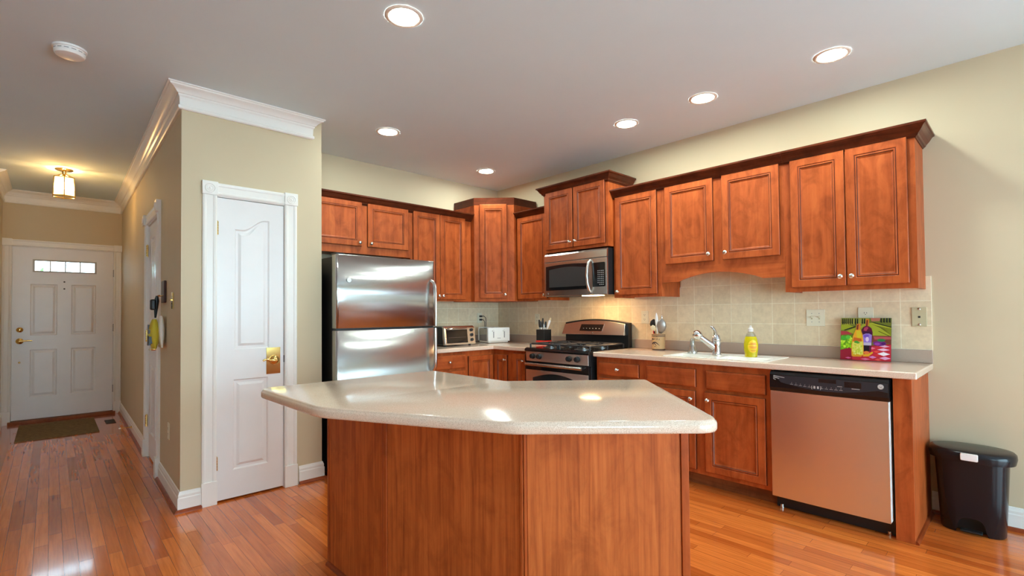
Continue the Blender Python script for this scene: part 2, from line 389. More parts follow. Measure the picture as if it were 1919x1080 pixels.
struct(MB().box(-3.42, -3.3, REAR_Y-0.12, lw[0], 0, ZC).box(-3.42, -3.3, lw[1], 7.12, 0, ZC).box(-3.42, -3.3, lw[0], lw[1], 0, lw[2]).box(-3.42, -3.3, lw[0], lw[1], lw[3], ZC).build('wall_living', 'wall'), 'beige far side wall of the adjoining living room', 'wall')
w = MB(); xa = -3.3
for (x0, x1, z0, z1) in REAR_WINDOWS:
    w.box(xa, x0, REAR_Y-0.12, REAR_Y, 0, ZC); w.box(x0, x1, REAR_Y-0.12, REAR_Y, z1, ZC)
    w.box(x0, x1, REAR_Y-0.12, REAR_Y, 0, z0); xa = x1
w.box(xa, XS+0.12, REAR_Y-0.12, REAR_Y, 0, ZC)
struct(w.build('wall_rear', 'wall'), 'beige rear wall with the big windows', 'wall')
r = thing('window_3', 'white framed window in the sink wall beyond the trash can', 'window', (XS+0.06, (sw[0]+sw[1])/2, sw[2]), kind='structure')
m = MB()
for a, b in ((sw[0], sw[0]+0.05), (sw[1]-0.05, sw[1]), ((sw[0]+sw[1])/2-0.025, (sw[0]+sw[1])/2+0.025)): m.box(XS+0.03, XS+0.10, a, b, sw[2], sw[3])
for a, b in ((sw[2], sw[2]+0.05), (sw[3]-0.05, sw[3])): m.box(XS+0.03, XS+0.10, sw[0], sw[1], a, b)
m.build('window_frame', 'white', r)
for i, (x0, x1, z0, z1) in enumerate(REAR_WINDOWS):
    r = thing('window_%d' % (i+1), ('white framed window' if i == 0 else 'white framed sliding glass door')+' in the rear wall', 'window', ((x0+x1)/2, REAR_Y-0.06, z0), kind='structure')
    m = MB(); t = 0.05
    m.box(x0, x0+t, REAR_Y-0.1, REAR_Y-0.03, z0, z1).box(x1-t, x1, REAR_Y-0.1, REAR_Y-0.03, z0, z1)
    m.box(x0, x1, REAR_Y-0.1, REAR_Y-0.03, z0, z0+t).box(x0, x1, REAR_Y-0.1, REAR_Y-0.03, z1-t, z1)
    xm = (x0+x1)/2; m.box(xm-t/2, xm+t/2, REAR_Y-0.1, REAR_Y-0.03, z0, z1)
    m.build('window_frame', 'white', r)
struct(MB().box(XH+0.11, XP-0.1, YF, YF+0.10, 0, ZC).build('wall_light_block', 'wall'), 'unseen wall added behind the pantry to keep outside light out', 'wall')  # added out of view, stops daylight leaking under the pantry door
struct(MB().box(1.45, 1.55, YF+0.10, YD+0.14, 0, ZC).box(0.79, 1.55, YD, YD+0.14, 0, ZC).build('wall_light_block_side', 'wall'), 'unseen wall added behind the hallway closet to keep outside light out', 'wall')  # added out of view, closes the closet off from the sky
# tiled splashbacks
struct(MB().box(XS-0.008, XS, 0.414, YF, 0.99, 1.4525).box(XS-0.008, XS, 1.16, 2.06, 1.4525, 1.605).build('wall_tiles_right', tile_mat('Y')), 'square beige tile splashback behind the sink', 'wall tiles')
struct(MB().box(2.50, XS-0.008, YF-0.008, YF, 0.99, 1.40).build('wall_tiles_back', tile_mat('X')), 'square beige tile splashback in the fridge wall corner', 'wall tiles')

# baseboards, shoe mouldings and ceiling crown
BASE = [(0, 0), (0.015, 0), (0.015, 0.088), (0.011, 0.094), (0.012, 0.108), (0.008, 0.118), (0.005, 0.128), (0, 0.130)]
SHOE = [(0.014, 0), (0.034, 0), (0.033, 0.007), (0.029, 0.014), (0.022, 0.019), (0.014, 0.021)]
hp = lambda y: (hx(y), y)
def baseboard(name, path, side, label):
    struct(MB().sweep(path, BASE, side).build(name, 'white'), 'white baseboard '+label, 'baseboard')
def shoe(name, path, side, label, m1=0.0):
    struct(MB().sweep(path, SHOE, side, 0, m1).build(name, 'shoe'), 'red brown shoe moulding '+label, 'trim')
baseboard('baseboard_pantry_hall', [hp(4.60), (XH, YP), (0.722, YP)], 1, 'wrapping the pantry corner')
shoe('trim_1', [hp(4.60), (XH, YP), (0.722, YP)], 1, 'at the pantry corner')
baseboard('baseboard_pantry', [(1.340, YP), (XP, YP), (XP, YP+0.06)], 1, 'between pantry door and fridge')
shoe('trim_2', [(1.340, YP), (XP, YP), (XP, YP+0.06)], 1, 'between pantry door and fridge')
baseboard('baseboard_hall', [hp(YD), hp(5.52)], 1, 'along the far hallway wall')
shoe('trim_3', [hp(YD), hp(5.52)], 1, 'along the far hallway wall')
baseboard('baseboard_left', [(XL, 7.0), (XL, YD)], 1, 'on the left hallway wall')
baseboard('baseboard_right', [(XS, 0.435), (XS, REAR_Y)], 1, 'behind the black trash can')
shoe('trim_4', [(XS, 0.435), (XS, REAR_Y)], 1, 'behind the black trash can')
CRW = [(0, -0.150), (0.014, -0.150), (0.020, -0.143), (0.020, -0.128), (0.012, -0.120), (0.014, -0.072), (0.022, -0.062), (0.022, -0.054), (0.030, -0.050), (0.036, -0.040), (0.052, -0.026), (0.070, -0.018), (0.074, -0.010), (0.082, -0.008), (0.082, -0.0005), (0, -0.0005)]
CRZ = [(d, ZC+z) for d, z in CRW]
struct(MB().sweep([hp(YD), (XH, YP), (1.432, YP)], CRZ, 1, -1, 1).build('trim_5', 'white', smooth=True, sharp=0.5), 'white crown moulding on the pantry and hallway wall', 'crown moulding')
struct(MB().sweep([(XL, 7.0), (XL, YD), (hx(YD), YD)], CRZ, 1, 0, -1).build('trim_6', 'white', smooth=True, sharp=0.5), 'white crown moulding above the front door', 'crown moulding')

# ------------------------------------------------------------------ interior doors
RAISED = [(0, 0), (0.006, -0.007), (0.012, -0.013), (0.018, -0.013), (0.040, -0.001), (0.044, -0.001)]
CASE_P = [(0, 0), (0.0, 0.014), (0.010, 0.019), (0.018, 0.017), (0.024, 0.013), (0.060, 0.013), (0.066, 0.017), (0.075, 0.019), (0.085, 0.014), (0.085, 0)]
def casing(fr, u0, u1, ztop, parent, wd=0.085, plinth=0.155, ros=True, thick=0.02):
    """u0,u1: inner edges of the casing"""
    k = wd/0.085
    for ua in (u0-wd, u1):
        m = MB(); m.loft([[fr(ua+p*k, d, z) for p, d in CASE_P] for z in (plinth, ztop)]); m.build('casing', 'white', parent)
        MB().fbox(fr, ua-0.003, ua+wd+0.003, 0, thick+0.004, 0, plinth).build('plinth_block', 'white', parent, 0.002)
    m = MB(); m.loft([[fr(u, d, ztop+p*k) for p, d in CASE_P] for u in (u0, u1)]); m.build('casing', 'white', parent)
    for ua in (u0-wd, u1):
        c = MB().fbox(fr, ua-0.004, ua+wd+0.004, 0, thick+0.006, ztop, ztop+wd+0.005).build('corner_block', 'white', parent, 0.002)
        if ros:
            o = fr(ua+wd/2, thick+0.006, ztop+wd/2); ax = fr(0, 1, 0)-fr(0, 0, 0)
            MB().lathe([(0.033, 0), (0.033, 0.003), (0.028, 0.005), (0.024, 0.001), (0.020, 0.001), (0.017, 0.004), (0.011, 0.001), (0.009, 0.001), (0.006, 0.005), (0.001, 0.006)], o, ax, 28).build('rosette', 'white', c, smooth=True)
def door_leaf(fr, u0, u1, z0, z1, d, panels, parent, th=0.035, material='doorw'):
    """panels: list of polygons on a common set of bands; stiles and rails fill the rest"""
    shapes = panels; panels = [q(0) if callable(q) else q for q in shapes]
    m = MB(); m.fbox(fr, u0, u1, d-th, d-0.010, z0, z1)
    uu = sorted(set([u0, u1]+[min(p[0] for p in q) for q in panels]+[max(p[0] for p in q) for q in panels]))
    zz = sorted(set([z0, z1]+[min(p[1] for p in q) for q in panels]+[max(p[1] for p in q) for q in panels]))
    for i in range(len(uu)-1):
        for j in range(len(zz)-1):
            cu, cz = (uu[i]+uu[i+1])/2, (zz[j]+zz[j+1])/2
            if not any(min(p[0] for p in q) < cu < max(p[0] for p in q) and min(p[1] for p in q) < cz < max(p[1] for p in q) for q in panels):
                m.add([fr(uu[i], d, zz[j]), fr(uu[i+1], d, zz[j]), fr(uu[i+1], d, zz[j+1]), fr(uu[i], d, zz[j+1])], [(0, 1, 2, 3)])
    for a, b in (((u0, z0), (u1, z0)), ((u1, z0), (u1, z1)), ((u1, z1), (u0, z1)), ((u0, z1), (u0, z0))):
        m.add([fr(a[0], d, a[1]), fr(b[0], d, b[1]), fr(b[0], d-0.01, b[1]), fr(a[0], d-0.01, a[1])], [(0, 1, 2, 3)])
    for q, sh in zip(panels, shapes):
        top = max(p[1] for p in q)
        cur = [p for p in q if p[1] > (min(r[1] for r in q)+top)/2]
        if len(cur) > 2:                                   # shaped top: fill between the curve and the band edge
            cur = sorted(cur)
            for a, b in zip(cur[:-1], cur[1:]):
                m.add([fr(a[0], d, a[1]), fr(b[0], d, b[1]), fr(b[0], d, top+1e-4), fr(a[0], d, top+1e-4)], [(0, 1, 2, 3)])
        m.loft([[fr(u, d+h, z) for u, z in (sh(i) if callable(sh) else offs(q, i))] for i, h in RAISED], cap0=False)
    return m.build('door_leaf', material, parent)
def hinge(fr, u, d, z, parent, r=0.0075, h=0.09, material='brass'):
    m = MB()
    for k in range(5): m.cyl(fr(u, d, z-h/2+k*h/5+0.001), fr(u, d, z-h/2+(k+1)*h/5-0.001), r, seg=10)
    m.cyl(fr(u, d, z+h/2), fr(u, d, z+h/2+0.006), r*0.7, r*0.3, 10)
    return m.build('hinge', material, parent, smooth=True)

FP = frame(0, YP, (1, 0), (0, -1))
d1 = thing('door_1', 'narrow white pantry door with a brass lever plate', 'door', ((DX0+DX1)/2, YP, 0), kind='structure')
MB().fbox(FP, DX0-0.012, DX0+0.004, -0.11, 0.001, 0, DZ).fbox(FP, DX1-0.004, DX1+0.012, -0.11, 0.001, 0, DZ).fbox(FP, DX0, DX1, -0.11, 0.001, DZ-0.008, DZ+0.008).build('door_frame', 'white', d1)
casing(FP, 0.806, 1.240, 2.052, d1, 0.084)
L0, L1, LZ0, LZ1 = 0.8085, 1.2345, 0.013, 2.043
pt = lambda i: [(0.915+i, 1.014+i), (1.138-i, 1.014+i)] + [(1.138-i-(0.223-2*i)*t, 1.840-i+0.080*(0.5+0.5*math.cos(PI*min(1, max(0, (t-0.12)/0.66))))) for t in [k/18 for k in range(19)]]
door_leaf(FP, L0, L1, LZ0, LZ1, -0.004, [pt, rect(0.907, 1.130, 0.20, 0.81)], d1)
hinge(FP, 0.809, 0.004, 1.835, d1); hinge(FP, 0.807, 0.004, 0.262, d1)
MB().fbox(FP, 1.118, 1.212, -0.004, -0.0005, 0.828, 1.016).build('lever_plate', 'brass', d1, 0.001)
lv = MB(); o = FP(1.172, 0, 0.925)
lv.lathe([(0.034, 0), (0.034, 0.006), (0.030, 0.013), (0.020, 0.020), (0.012, 0.024), (0.010, 0.050), (0.004, 0.054)], o, (0, -1, 0), 24)
lv.tube([FP(1.176, 0.046, 0.925), FP(1.150, 0.048, 0.924), FP(1.125, 0.050, 0.930), FP(1.102, 0.052, 0.936), FP(1.088, 0.052, 0.934), FP(1.080, 0.052, 0.926)], [0.009, 0.008, 0.007, 0.0065, 0.0065, 0.005], 10)
lv.build('lever_handle', 'brass', d1, smooth=True)
MB().fbox(FP, 1.2355, 1.2385, -0.010, 0.0025, 0.905, 0.955).build('strike_plate', 'slot', d1)

ang = math.atan(0.015)
FHl = frame(0, 0, (0, -1), (-1, 0))             # local: wall plane x=0, u = -y
d2 = thing('door_2', 'white hallway closet door with brass hinges and lever', 'door', (hx(5.06), 5.06, 0), -ang, kind='structure')
FH = lambda u, d, z: FHl(u, d, z)
hu = lambda y: -(y-5.06)                        # world y to local u
_MB = MB
class LB(_MB):
    def build(s, name, mats, parent=None, *a, **k): k['local'] = True; return _MB.build(s, name, mats, parent, *a, **k)
def local_door():
    global MB
    MB = LB
    try:
        MB().fbox(FH, hu(HY1)-0.012, hu(HY1)+0.012, -0.11, 0.001, 0, HZ).fbox(FH, hu(HY0)-0.012, hu(HY0)+0.012, -0.11, 0.001, 0, HZ).fbox(FH, hu(HY1), hu(HY0), -0.11, 0.001, HZ-0.012, HZ+0.008).build('door_frame', 'white', d2)
        casing(FH, hu(5.42), hu(4.70), 2.062, d2, 0.085, thick=0.028)
        a, b = hu(5.41), hu(4.71)
        ps = [rect(a+0.10, a+0.31, 1.02, 1.93), rect(b-0.31, b-0.10, 1.02, 1.93), rect(a+0.10, a+0.31, 0.22, 0.82), rect(b-0.31, b-0.10, 0.22, 0.82)]
        door_leaf(FH, a, b, 0.012, 2.05, -0.012, ps, d2)
        for z in (1.83, 1.07, 0.32):
            hinge(FH, a+0.004, 0.006, z, d2, 0.009, 0.10)
            MB().fbox(FH, a-0.004, a+0.010, -0.001, 0.004, z-0.055, z+0.055).build('hinge_plate', 'brass', d2)
        m = MB(); o = FH(b-0.065, -0.012, 0.985)
        m.lathe([(0.032, 0), (0.032, 0.006), (0.024, 0.012), (0.011, 0.016), (0.010, 0.050), (0.006, 0.056)], o, (-1, 0, 0), 20)
        m.tube([FH(b-0.062, 0.036, 0.985), FH(b-0.10, 0.040, 0.984), FH(b-0.15, 0.042, 0.980), FH(b-0.185, 0.040, 0.976)], [0.010, 0.009, 0.008, 0.006], 10)
        m.build('lever_handle', 'brass', d2, smooth=True)
    finally: MB = _MB
local_door()

FD = frame(0, YD, (1, 0), (0, -1))
d3 = thing('door_3', 'white front door with a four pane window strip', 'door', ((FX0+FX1)/2, YD, 0), kind='structure')
MB().fbox(FD, FX0-0.012, FX0+0.003, -0.14, 0.002, 0, FZ).fbox(FD, FX1-0.003, FX1+0.012, -0.14, 0.002, 0, FZ).fbox(FD, FX0, FX1, -0.14, 0.002, FZ-0.005, FZ+0.01).build('door_frame', 'white', d3)
MB().fbox(FD, FX0-0.01, FX0+0.022, -0.139, -0.054, 0, FZ).build('door_stop_strip', 'white', d3)
MB().fbox(FD, FX1-0.022, FX1+0.01, -0.139, -0.054, 0, FZ).build('door_stop_strip', 'white', d3)
MB().fbox(FD, FX0, FX1, -0.139, -0.054, FZ-0.022, FZ+0.008).build('door_stop_strip', 'white', d3)
MB().fbox(FD, FX0, FX1, -0.139, -0.054, 0.03, 0.060).build('sill_strip', 'kick', d3)
casing(FD, FX0, FX1, FZ, d3, 0.078, ros=False)
GX = [-0.140, -0.006, 0.130, 0.266, 0.402]     # pane edges
fp = [rect(-0.176, 0.060, 1.028, 1.643), rect(0.186, 0.418, 1.028, 1.643), rect(-0.176, 0.060, 0.300, 0.862), rect(0.186, 0.418, 0.300, 0.862)]
lz0, lz1 = 1.802, 1.920
def front_leaf():
    m = MB(); a, b, d = FX0+0.006, FX1-0.006, -0.012
    u = [a, -0.176, 0.060, 0.186, 0.418, b]
    for x0, x1, z0, z1 in [(a, b, 0.04, 0.30), (a, b, 0.862, 1.028), (a, b, 1.643, 1.785), (a, b, 1.937, FZ-0.005), (a, -0.158, 1.785, 1.937), (0.422, b, 1.785, 1.937)] + \
            [(u[i], u[i+1], z0, z1) for i in (0, 2, 4) for z0, z1 in ((0.30, 0.862), (1.028, 1.643))]:
        m.fbox(FD, x0, x1, d-0.04, d, z0, z1)
    for q in fp:
        m.loft([[FD(p, d+h, z) for p, z in offs(q, i)] for i, h in RAISED], cap0=False)
        m.fbox(FD, q[0][0], q[1][0], d-0.04, d-0.012, q[0][1], q[2][1])
    return m.build('door_leaf', 'doorw', d3)
front_leaf()
lt = MB()
lt.fbox(FD, -0.158, GX[0], -0.05, -0.004, 1.785, 1.937).fbox(FD, GX[4], 0.422, -0.05, -0.004, 1.785, 1.937).fbox(FD, GX[0], GX[4], -0.05, -0.004, 1.785, lz0).fbox(FD, GX[0], GX[4], -0.05, -0.004, lz1, 1.937)
for g in GX[1:4]: lt.fbox(FD, g-0.006, g+0.006, -0.045, -0.008, lz0, lz1)
M['gframe'] = mat('grey_window_frame', S(176, 172, 164), 0.4)
lo = lt.build('door_window', 'gframe', d3)
for i in range(4): MB().fbox(FD, GX[i], GX[i+1], -0.030, -0.026, lz0, lz1).build('pane', 'pane', lo)
m = MB().lathe([(0.030, 0), (0.030, 0.008), (0.022, 0.016), (0.010, 0.022)], FD(-0.262, -0.012, 1.098), (0, -1, 0), 20); m.build('deadbolt', 'brass', d3, smooth=True)
m = MB().lathe([(0.034, 0), (0.034, 0.007), (0.026, 0.014), (0.012, 0.018), (0.011, 0.050), (0.005, 0.055)], FD(-0.262, -0.012, 0.965), (0, -1, 0), 20)
m.tube([FD(-0.264, 0.036, 0.965), FD(-0.23, 0.038, 0.968), FD(-0.19, 0.038, 0.972), FD(-0.155, 0.038, 0.968)], [0.011, 0.009, 0.008, 0.006], 10)
m.build('lever_handle', 'brass', d3, smooth=True)
MB().lathe([(0.010, 0), (0.010, 0.004), (0.004, 0.006)], FD(-0.262, -0.012, 0.715), (0, -1, 0), 14).build('latch_button', 'brass', d3, smooth=True)
for z in (1.675, 1.590): MB().lathe([(0.009, 0), (0.009, 0.005), (0.003, 0.006)], FD(0.121, -0.012, z), (0, -1, 0), 14).build('peephole', 'slot', d3, smooth=True)
for z in (1.80, 1.10, 0.32): hinge(FD, FX1-0.001, 0.002, z, d3, 0.008, 0.09, 'grey')
MB().fbox(FD, FX0-0.02, FX1+0.02, -0.14, 0.055, 0, 0.034).build('threshold', 'kick', d3, 0.004)
# ground outside the front door and a small tree seen through its panes
struct(MB().box(-6, 8, YD+0.14, 22, -0.2, -0.08).build('ground', mat('grey_concrete', S(170, 168, 160), 0.9)), 'grey paving outside the front door', 'ground')
tr = thing('garden_tree', 'green leafy tree outside, seen through the front door pane', 'tree', (-0.75, 13.2, -0.08))
MB().tube([(-0.75, 13.2, -0.08), (-0.74, 13.2, 0.8), (-0.76, 13.22, 1.6)], [0.09, 0.07, 0.05], 10).build('trunk', 'kick', tr, smooth=True)
lf = MB()
for i in range(260):
    c = Vector((-0.75, 13.2, 1.85)) + Vector((random.gauss(0, 0.34), random.gauss(0, 0.34), random.gauss(0, 0.30)))
    a = Vector((random.gauss(0, 1), random.gauss(0, 1), random.gauss(0, 1))).normalized(); b = a.orthogonal().normalized(); s_ = random.uniform(0.06, 0.11)
    lf.add([c-a*s_, c+b*s_*0.5, c+a*s_, c-b*s_*0.5], [(0, 1, 2, 3)])
lf.build('foliage', mat('leaf_green', S(86, 150, 60), 0.6), tr)

# ------------------------------------------------------------------ upper cabinets
DU = 0.3033                                     # carcass depth of the wall cabinets
def upper(label, fr, u0, u1, z0, z1, doors, depth=DU, extra=None):
    r = thing('wall_cabinet', label, 'cabinet', fr((u0+u1)/2, 0, z0), group='cherry wall cabinets')
    MB().fbox(fr, u0+0.018, u1-0.018, 0.0, depth-0.018, z0+0.012, z1).fbox(fr, u0, u0+0.018, 0.0, depth-0.018, z0, z1).fbox(fr, u1-0.018, u1, 0, depth-0.018, z0, z1).build('carcass', 'wood', r)
    MB().fbox(fr, u0, u1, depth-0.018, depth, z0, z1).build('face_frame', 'wood', r)
    for (a, b, c, e, k) in doors: cab_door(fr, a, b, c, e, depth+0.020, r, k)
    return r
ZU, ZT = 1.372, 2.286
# fridge wall
c = upper('cherry cabinet over the fridge, with two short doors', FF, XP+0.012, 2.540, 1.790, ZT, [(1.600, 2.034, 1.858, 2.258, (2.006, 1.888)), (2.090, 2.512, 1.858, 2.258, (2.118, 1.888))])
cab_crown([(XP+0.012, YF-DU), (2.540, YF-DU)], 2.310, c)
c = upper('cherry wall cabinet between the over-fridge cabinet and the corner cabinet', FF, 2.5405, 3.296, ZU, ZT, [(2.568, 2.8810, 1.392, 2.258, (2.858, 1.425)), (2.8845, 3.206, 1.392, 2.258, (2.908, 1.425))])
cab_crown([(2.5405, YF-DU), (3.298, YF-DU)], 2.310, c)
# diagonal corner cabinet
A_, B_ = Vector((3.3000, 4.0770)), Vector((3.6050, 3.7740))
ZT2 = 2.440
r = thing('corner_wall_cabinet', 'tall diagonal cherry cabinet in the corner, one door', 'cabinet', (3.7, 4.18, ZU), group='cherry wall cabinets')
poly = [(A_.x, YF), (A_.x, A_.y), (B_.x, B_.y), (XS, B_.y), (XS, YF)]
MB().prism(poly, lambda p, q, t: (p, q, t), ZU, ZT2).build('carcass', 'wood', r)
du = (B_-A_).normalized(); wd = (B_-A_).length
FC = frame(A_.x, A_.y, (du.x, du.y), (du.y, -du.x))
MB().fbox(FC, 0.002, wd-0.002, 0, 0.004, ZU, ZT2).build('face_frame', 'wood', r)
cab_door(FC, 0.062, wd-0.078, 1.405, 2.410, 0.024, r, (wd-0.098, 1.443))
cab_crown([(A_.x, YF-0.01), (A_.x, A_.y), (B_.x, B_.y), (XS-0.01, B_.y)], 2.484, r, -1, k=1.25)
# sink wall
yy = lambda y: -y
c = upper('narrow cherry wall cabinet between corner cabinet and microwave', FS, yy(3.7720), yy(3.3030), ZU, ZT, [(yy(3.757), yy(3.335), 1.392, 2.258, (yy(3.362), 1.425))])
cab_crown([(XS-DU, 3.7720), (XS-DU, 3.3030)], 2.318, c)
c = upper('raised cherry wall cabinet above the microwave', FS, yy(3.3020), yy(2.5360), 1.832, ZT2, [(yy(3.270), yy(2.9300), 1.860, 2.422, (yy(2.960), 1.912)), (yy(2.9200), yy(2.562), 1.860, 2.422, (yy(2.890), 1.912))], 0.382)
cab_crown([(XS-0.05, 3.3020), (XS-0.382, 3.3020), (XS-0.382, 2.5360), (XS-0.02, 2.5360)], 2.482, c)
c = upper('single door cherry wall cabinet to the right of the microwave', FS, yy(2.5350), yy(2.0700), ZU, ZT, [(yy(2.510), yy(2.104), 1.396, 2.258, (yy(2.486), 1.425))])
cab_crown([(XS-DU, 2.5350), (XS-DU, 2.0700)], 2.326, c)
c = upper('cherry wall cabinet over the sink with an arched valance', FS, yy(2.0695), yy(1.1425), 1.600, ZT, [(yy(2.028), yy(1.632), 1.630, 2.258, (yy(1.662), 1.682)), (yy(1.562), yy(1.168), 1.630, 2.258, (yy(1.536), 1.682))])
pl = [(yy(2.0695), 1.600), (yy(2.0695), 1.484), (yy(1.925), 1.484)] + [(yy(1.925-0.636*t), 1.484-0.006*t+0.062*math.sin(PI*t)**0.8) for t in [i/20 for i in range(1, 20)]] + [(yy(1.289), 1.478), (yy(1.1425), 1.476), (yy(1.1425), 1.600)]
MB().prism(pl, lambda p, q, t: FS(p, t, q), DU-0.018, DU).build('valance', 'woodh', c)
cab_crown([(XS-DU, 2.0695), (XS-DU, 1.1425)], 2.326, c)
c = upper('large two door cherry wall cabinet at the end of the sink wall', FS, yy(1.1420), yy(0.4400), ZU, ZT, [(yy(1.098), yy(0.7880), 1.402, 2.258, (yy(0.815), 1.460)), (yy(0.7810), yy(0.476), 1.402, 2.258, (yy(0.755), 1.460))])
cab_crown([(XS-DU, 1.1420), (XS-DU, 0.4400), (XS, 0.4400)], 2.326, c)

# ------------------------------------------------------------------ base cabinets
DB = 0.6127
def base(label, fr, u0, u1, name='base_cabinet', ctop=0.8755):
    r = thing(name, label, 'cabinet', fr((u0+u1)/2, 0.3, 0), group='cherry base cabinets')
    MB().fbox(fr, u0, u1, 0.02, DB-0.018, 0.102, ctop).build('carcass', 'wood', r)
    MB().fbox(fr, u0, u1, DB-0.018, DB, 0.100, 0.8755).build('face_frame', 'wood', r)
    MB().fbox(fr, u0, u1, DB-0.095, DB-0.080, 0.0, 0.102).build('toe_kick', 'kick', r)
    return r
c = base('cherry drawer cabinet to the right of the sink of the range side, left of the sink doors', FS, yy(2.5050), yy(2.0520))
c['label'] = 'cherry base cabinet between range and sink, one drawer with knob'
drawer(FS, yy(2.474), yy(2.097), 0.730, 0.832, DB+0.02, c); cab_door(FS, yy(2.474), yy(2.097), 0.130, 0.706, DB+0.02, c, (yy(2.13), 0.65))
c = base('cherry sink base cabinet with two false drawers and two doors', FS, yy(2.0515), yy(1.1400), ctop=0.72)
drawer(FS, yy(2.027), yy(1.636), 0.709, 0.836, DB+0.02, c, False, 'false_drawer'); drawer(FS, yy(1.560), yy(1.170), 0.706, 0.832, DB+0.02, c, False, 'false_drawer')
cab_door(FS, yy(2.027), yy(1.640), 0.130, 0.682, DB+0.02, c, (yy(1.668), 0.626)); cab_door(FS, yy(1.572), yy(1.174), 0.130, 0.682, DB+0.02, c, (yy(1.546), 0.628))
e = thing('end_panel', 'plain cherry end panel between dishwasher and trash can', 'panel', (XS-0.3, 0.48, 0))
MB().box(XS-DB, XS-0.001, 0.440, 0.5225, 0.0, 0.8755).build('post', 'wood', e, 0.002)
MB().sweep([(XS-DB, 0.440), (XS-0.034, 0.440)], [(0, 0), (0.016, 0), (0.015, 0.008), (0.008, 0.016), (0, 0.018)], 1).build('shoe_moulding', 'shoe', e)
# fridge wall base run and corner
XB = XS-DB; YB = YF-DB
c = base('cherry base cabinet beside the fridge, one drawer with knob', FF, 2.5050, 2.9700)
drawer(FF, 2.560, 2.956, 0.715, 0.846, DB+0.02, c); cab_door(FF, 2.560, 2.956, 0.130, 0.692, DB+0.02, c)
c = thing('corner_base_cabinet', 'cherry corner base cabinet with two doors meeting inward', 'cabinet', (3.6, 4.1, 0), group='cherry base cabinets')
pl = [(2.9705, YF-0.02), (2.9705, YB), (XB, YB), (XB, 3.5300), (XS-0.02, 3.5300), (XS-0.02, YF-0.02)]
MB().prism(pl, lambda p, q, t: (p, q, t), 0.10, 0.8755).build('carcass', 'wood', c)
pk = [(2.9705, YF-0.1), (2.9705, YB+0.08), (XB+0.08, YB+0.08), (XB+0.08, 3.5300), (XS-0.1, 3.5300), (XS-0.1, YF-0.1)]
MB().prism(pk, lambda p, q, t: (p, q, t), 0.0, 0.10).build('toe_kick', 'kick', c)
cab_door(FF, 2.998, XB-0.021, 0.130, 0.824, DB+0.02, c); cab_door(FS, yy(YB-0.021), yy(3.604), 0.130, 0.824, DB+0.02, c, (yy(3.628), 0.775))
c = base('narrow cherry base cabinet squeezed between corner and range, one door', FS, yy(3.5295), yy(3.3000))
cab_door(FS, yy(3.515), yy(3.345), 0.130, 0.846, DB+0.02, c, (yy(3.367), 0.780))

# ------------------------------------------------------------------ countertops
def slab(mb, xs, ys, holes, z0, z1):
    """grid slab with holes; xs, ys sorted breakpoints"""
    nx, ny = len(xs), len(ys); k = len(mb.v)
    for z in (z0, z1):
        for x in xs:
            for y in ys: mb.v.append(Vector((x, y, z)))
    idx = lambda i, j, t: k + t*nx*ny + i*ny + j
    solid = lambda i, j: 0 <= i < nx-1 and 0 <= j < ny-1 and (i, j) not in holes
    for i in range(nx-1):
        for j in range(ny-1):
            if not solid(i, j): continue
            fs = [(idx(i, j, 0), idx(i, j+1, 0), idx(i+1, j+1, 0), idx(i+1, j, 0)), (idx(i, j, 1), idx(i+1, j, 1), idx(i+1, j+1, 1), idx(i, j+1, 1))]
            if not solid(i-1, j): fs.append((idx(i, j, 0), idx(i, j, 1), idx(i, j+1, 1), idx(i, j+1, 0)))
            if not solid(i+1, j): fs.append((idx(i+1, j, 0), idx(i+1, j+1, 0), idx(i+1, j+1, 1), idx(i+1, j, 1)))
            if not solid(i, j-1): fs.append((idx(i, j, 0), idx(i+1, j, 0), idx(i+1, j, 1), idx(i, j, 1)))
            if not solid(i, j+1): fs.append((idx(i, j+1, 0), idx(i, j+1, 1), idx(i+1, j+1, 1), idx(i+1, j+1, 0)))
            mb.f += fs; mb.m += [0]*len(fs)
    return mb
XC = XS-0.648; ZK = 0.914
SKX = (3.360, 3.785); SKY = (1.170, 1.905)        # sink cut-out
t = thing('countertop', 'beige countertop holding the white sink, right of the range', 'countertop', (XS-0.32, 1.47, 0.876))
slab(MB(), [XC, SKX[0]+0.03, SKX[1]-0.03, XS-0.0005], [0.414, SKY[0]+0.03, SKY[1]-0.03, 2.520], {(1, 1)}, 0.876, ZK).build('slab', 'counter', t, 0.007, seg=3)
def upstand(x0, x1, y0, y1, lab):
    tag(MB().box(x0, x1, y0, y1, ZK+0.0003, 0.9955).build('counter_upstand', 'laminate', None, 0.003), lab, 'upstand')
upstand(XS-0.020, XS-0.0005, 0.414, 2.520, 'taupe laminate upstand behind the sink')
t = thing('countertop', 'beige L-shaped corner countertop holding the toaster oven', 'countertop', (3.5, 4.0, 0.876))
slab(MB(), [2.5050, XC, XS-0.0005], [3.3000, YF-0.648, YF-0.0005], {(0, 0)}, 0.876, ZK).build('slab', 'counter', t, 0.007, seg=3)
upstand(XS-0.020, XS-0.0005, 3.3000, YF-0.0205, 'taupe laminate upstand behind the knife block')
upstand(2.5050, XS-0.0005, YF-0.020, YF-0.0005, 'taupe laminate upstand behind the toaster oven')

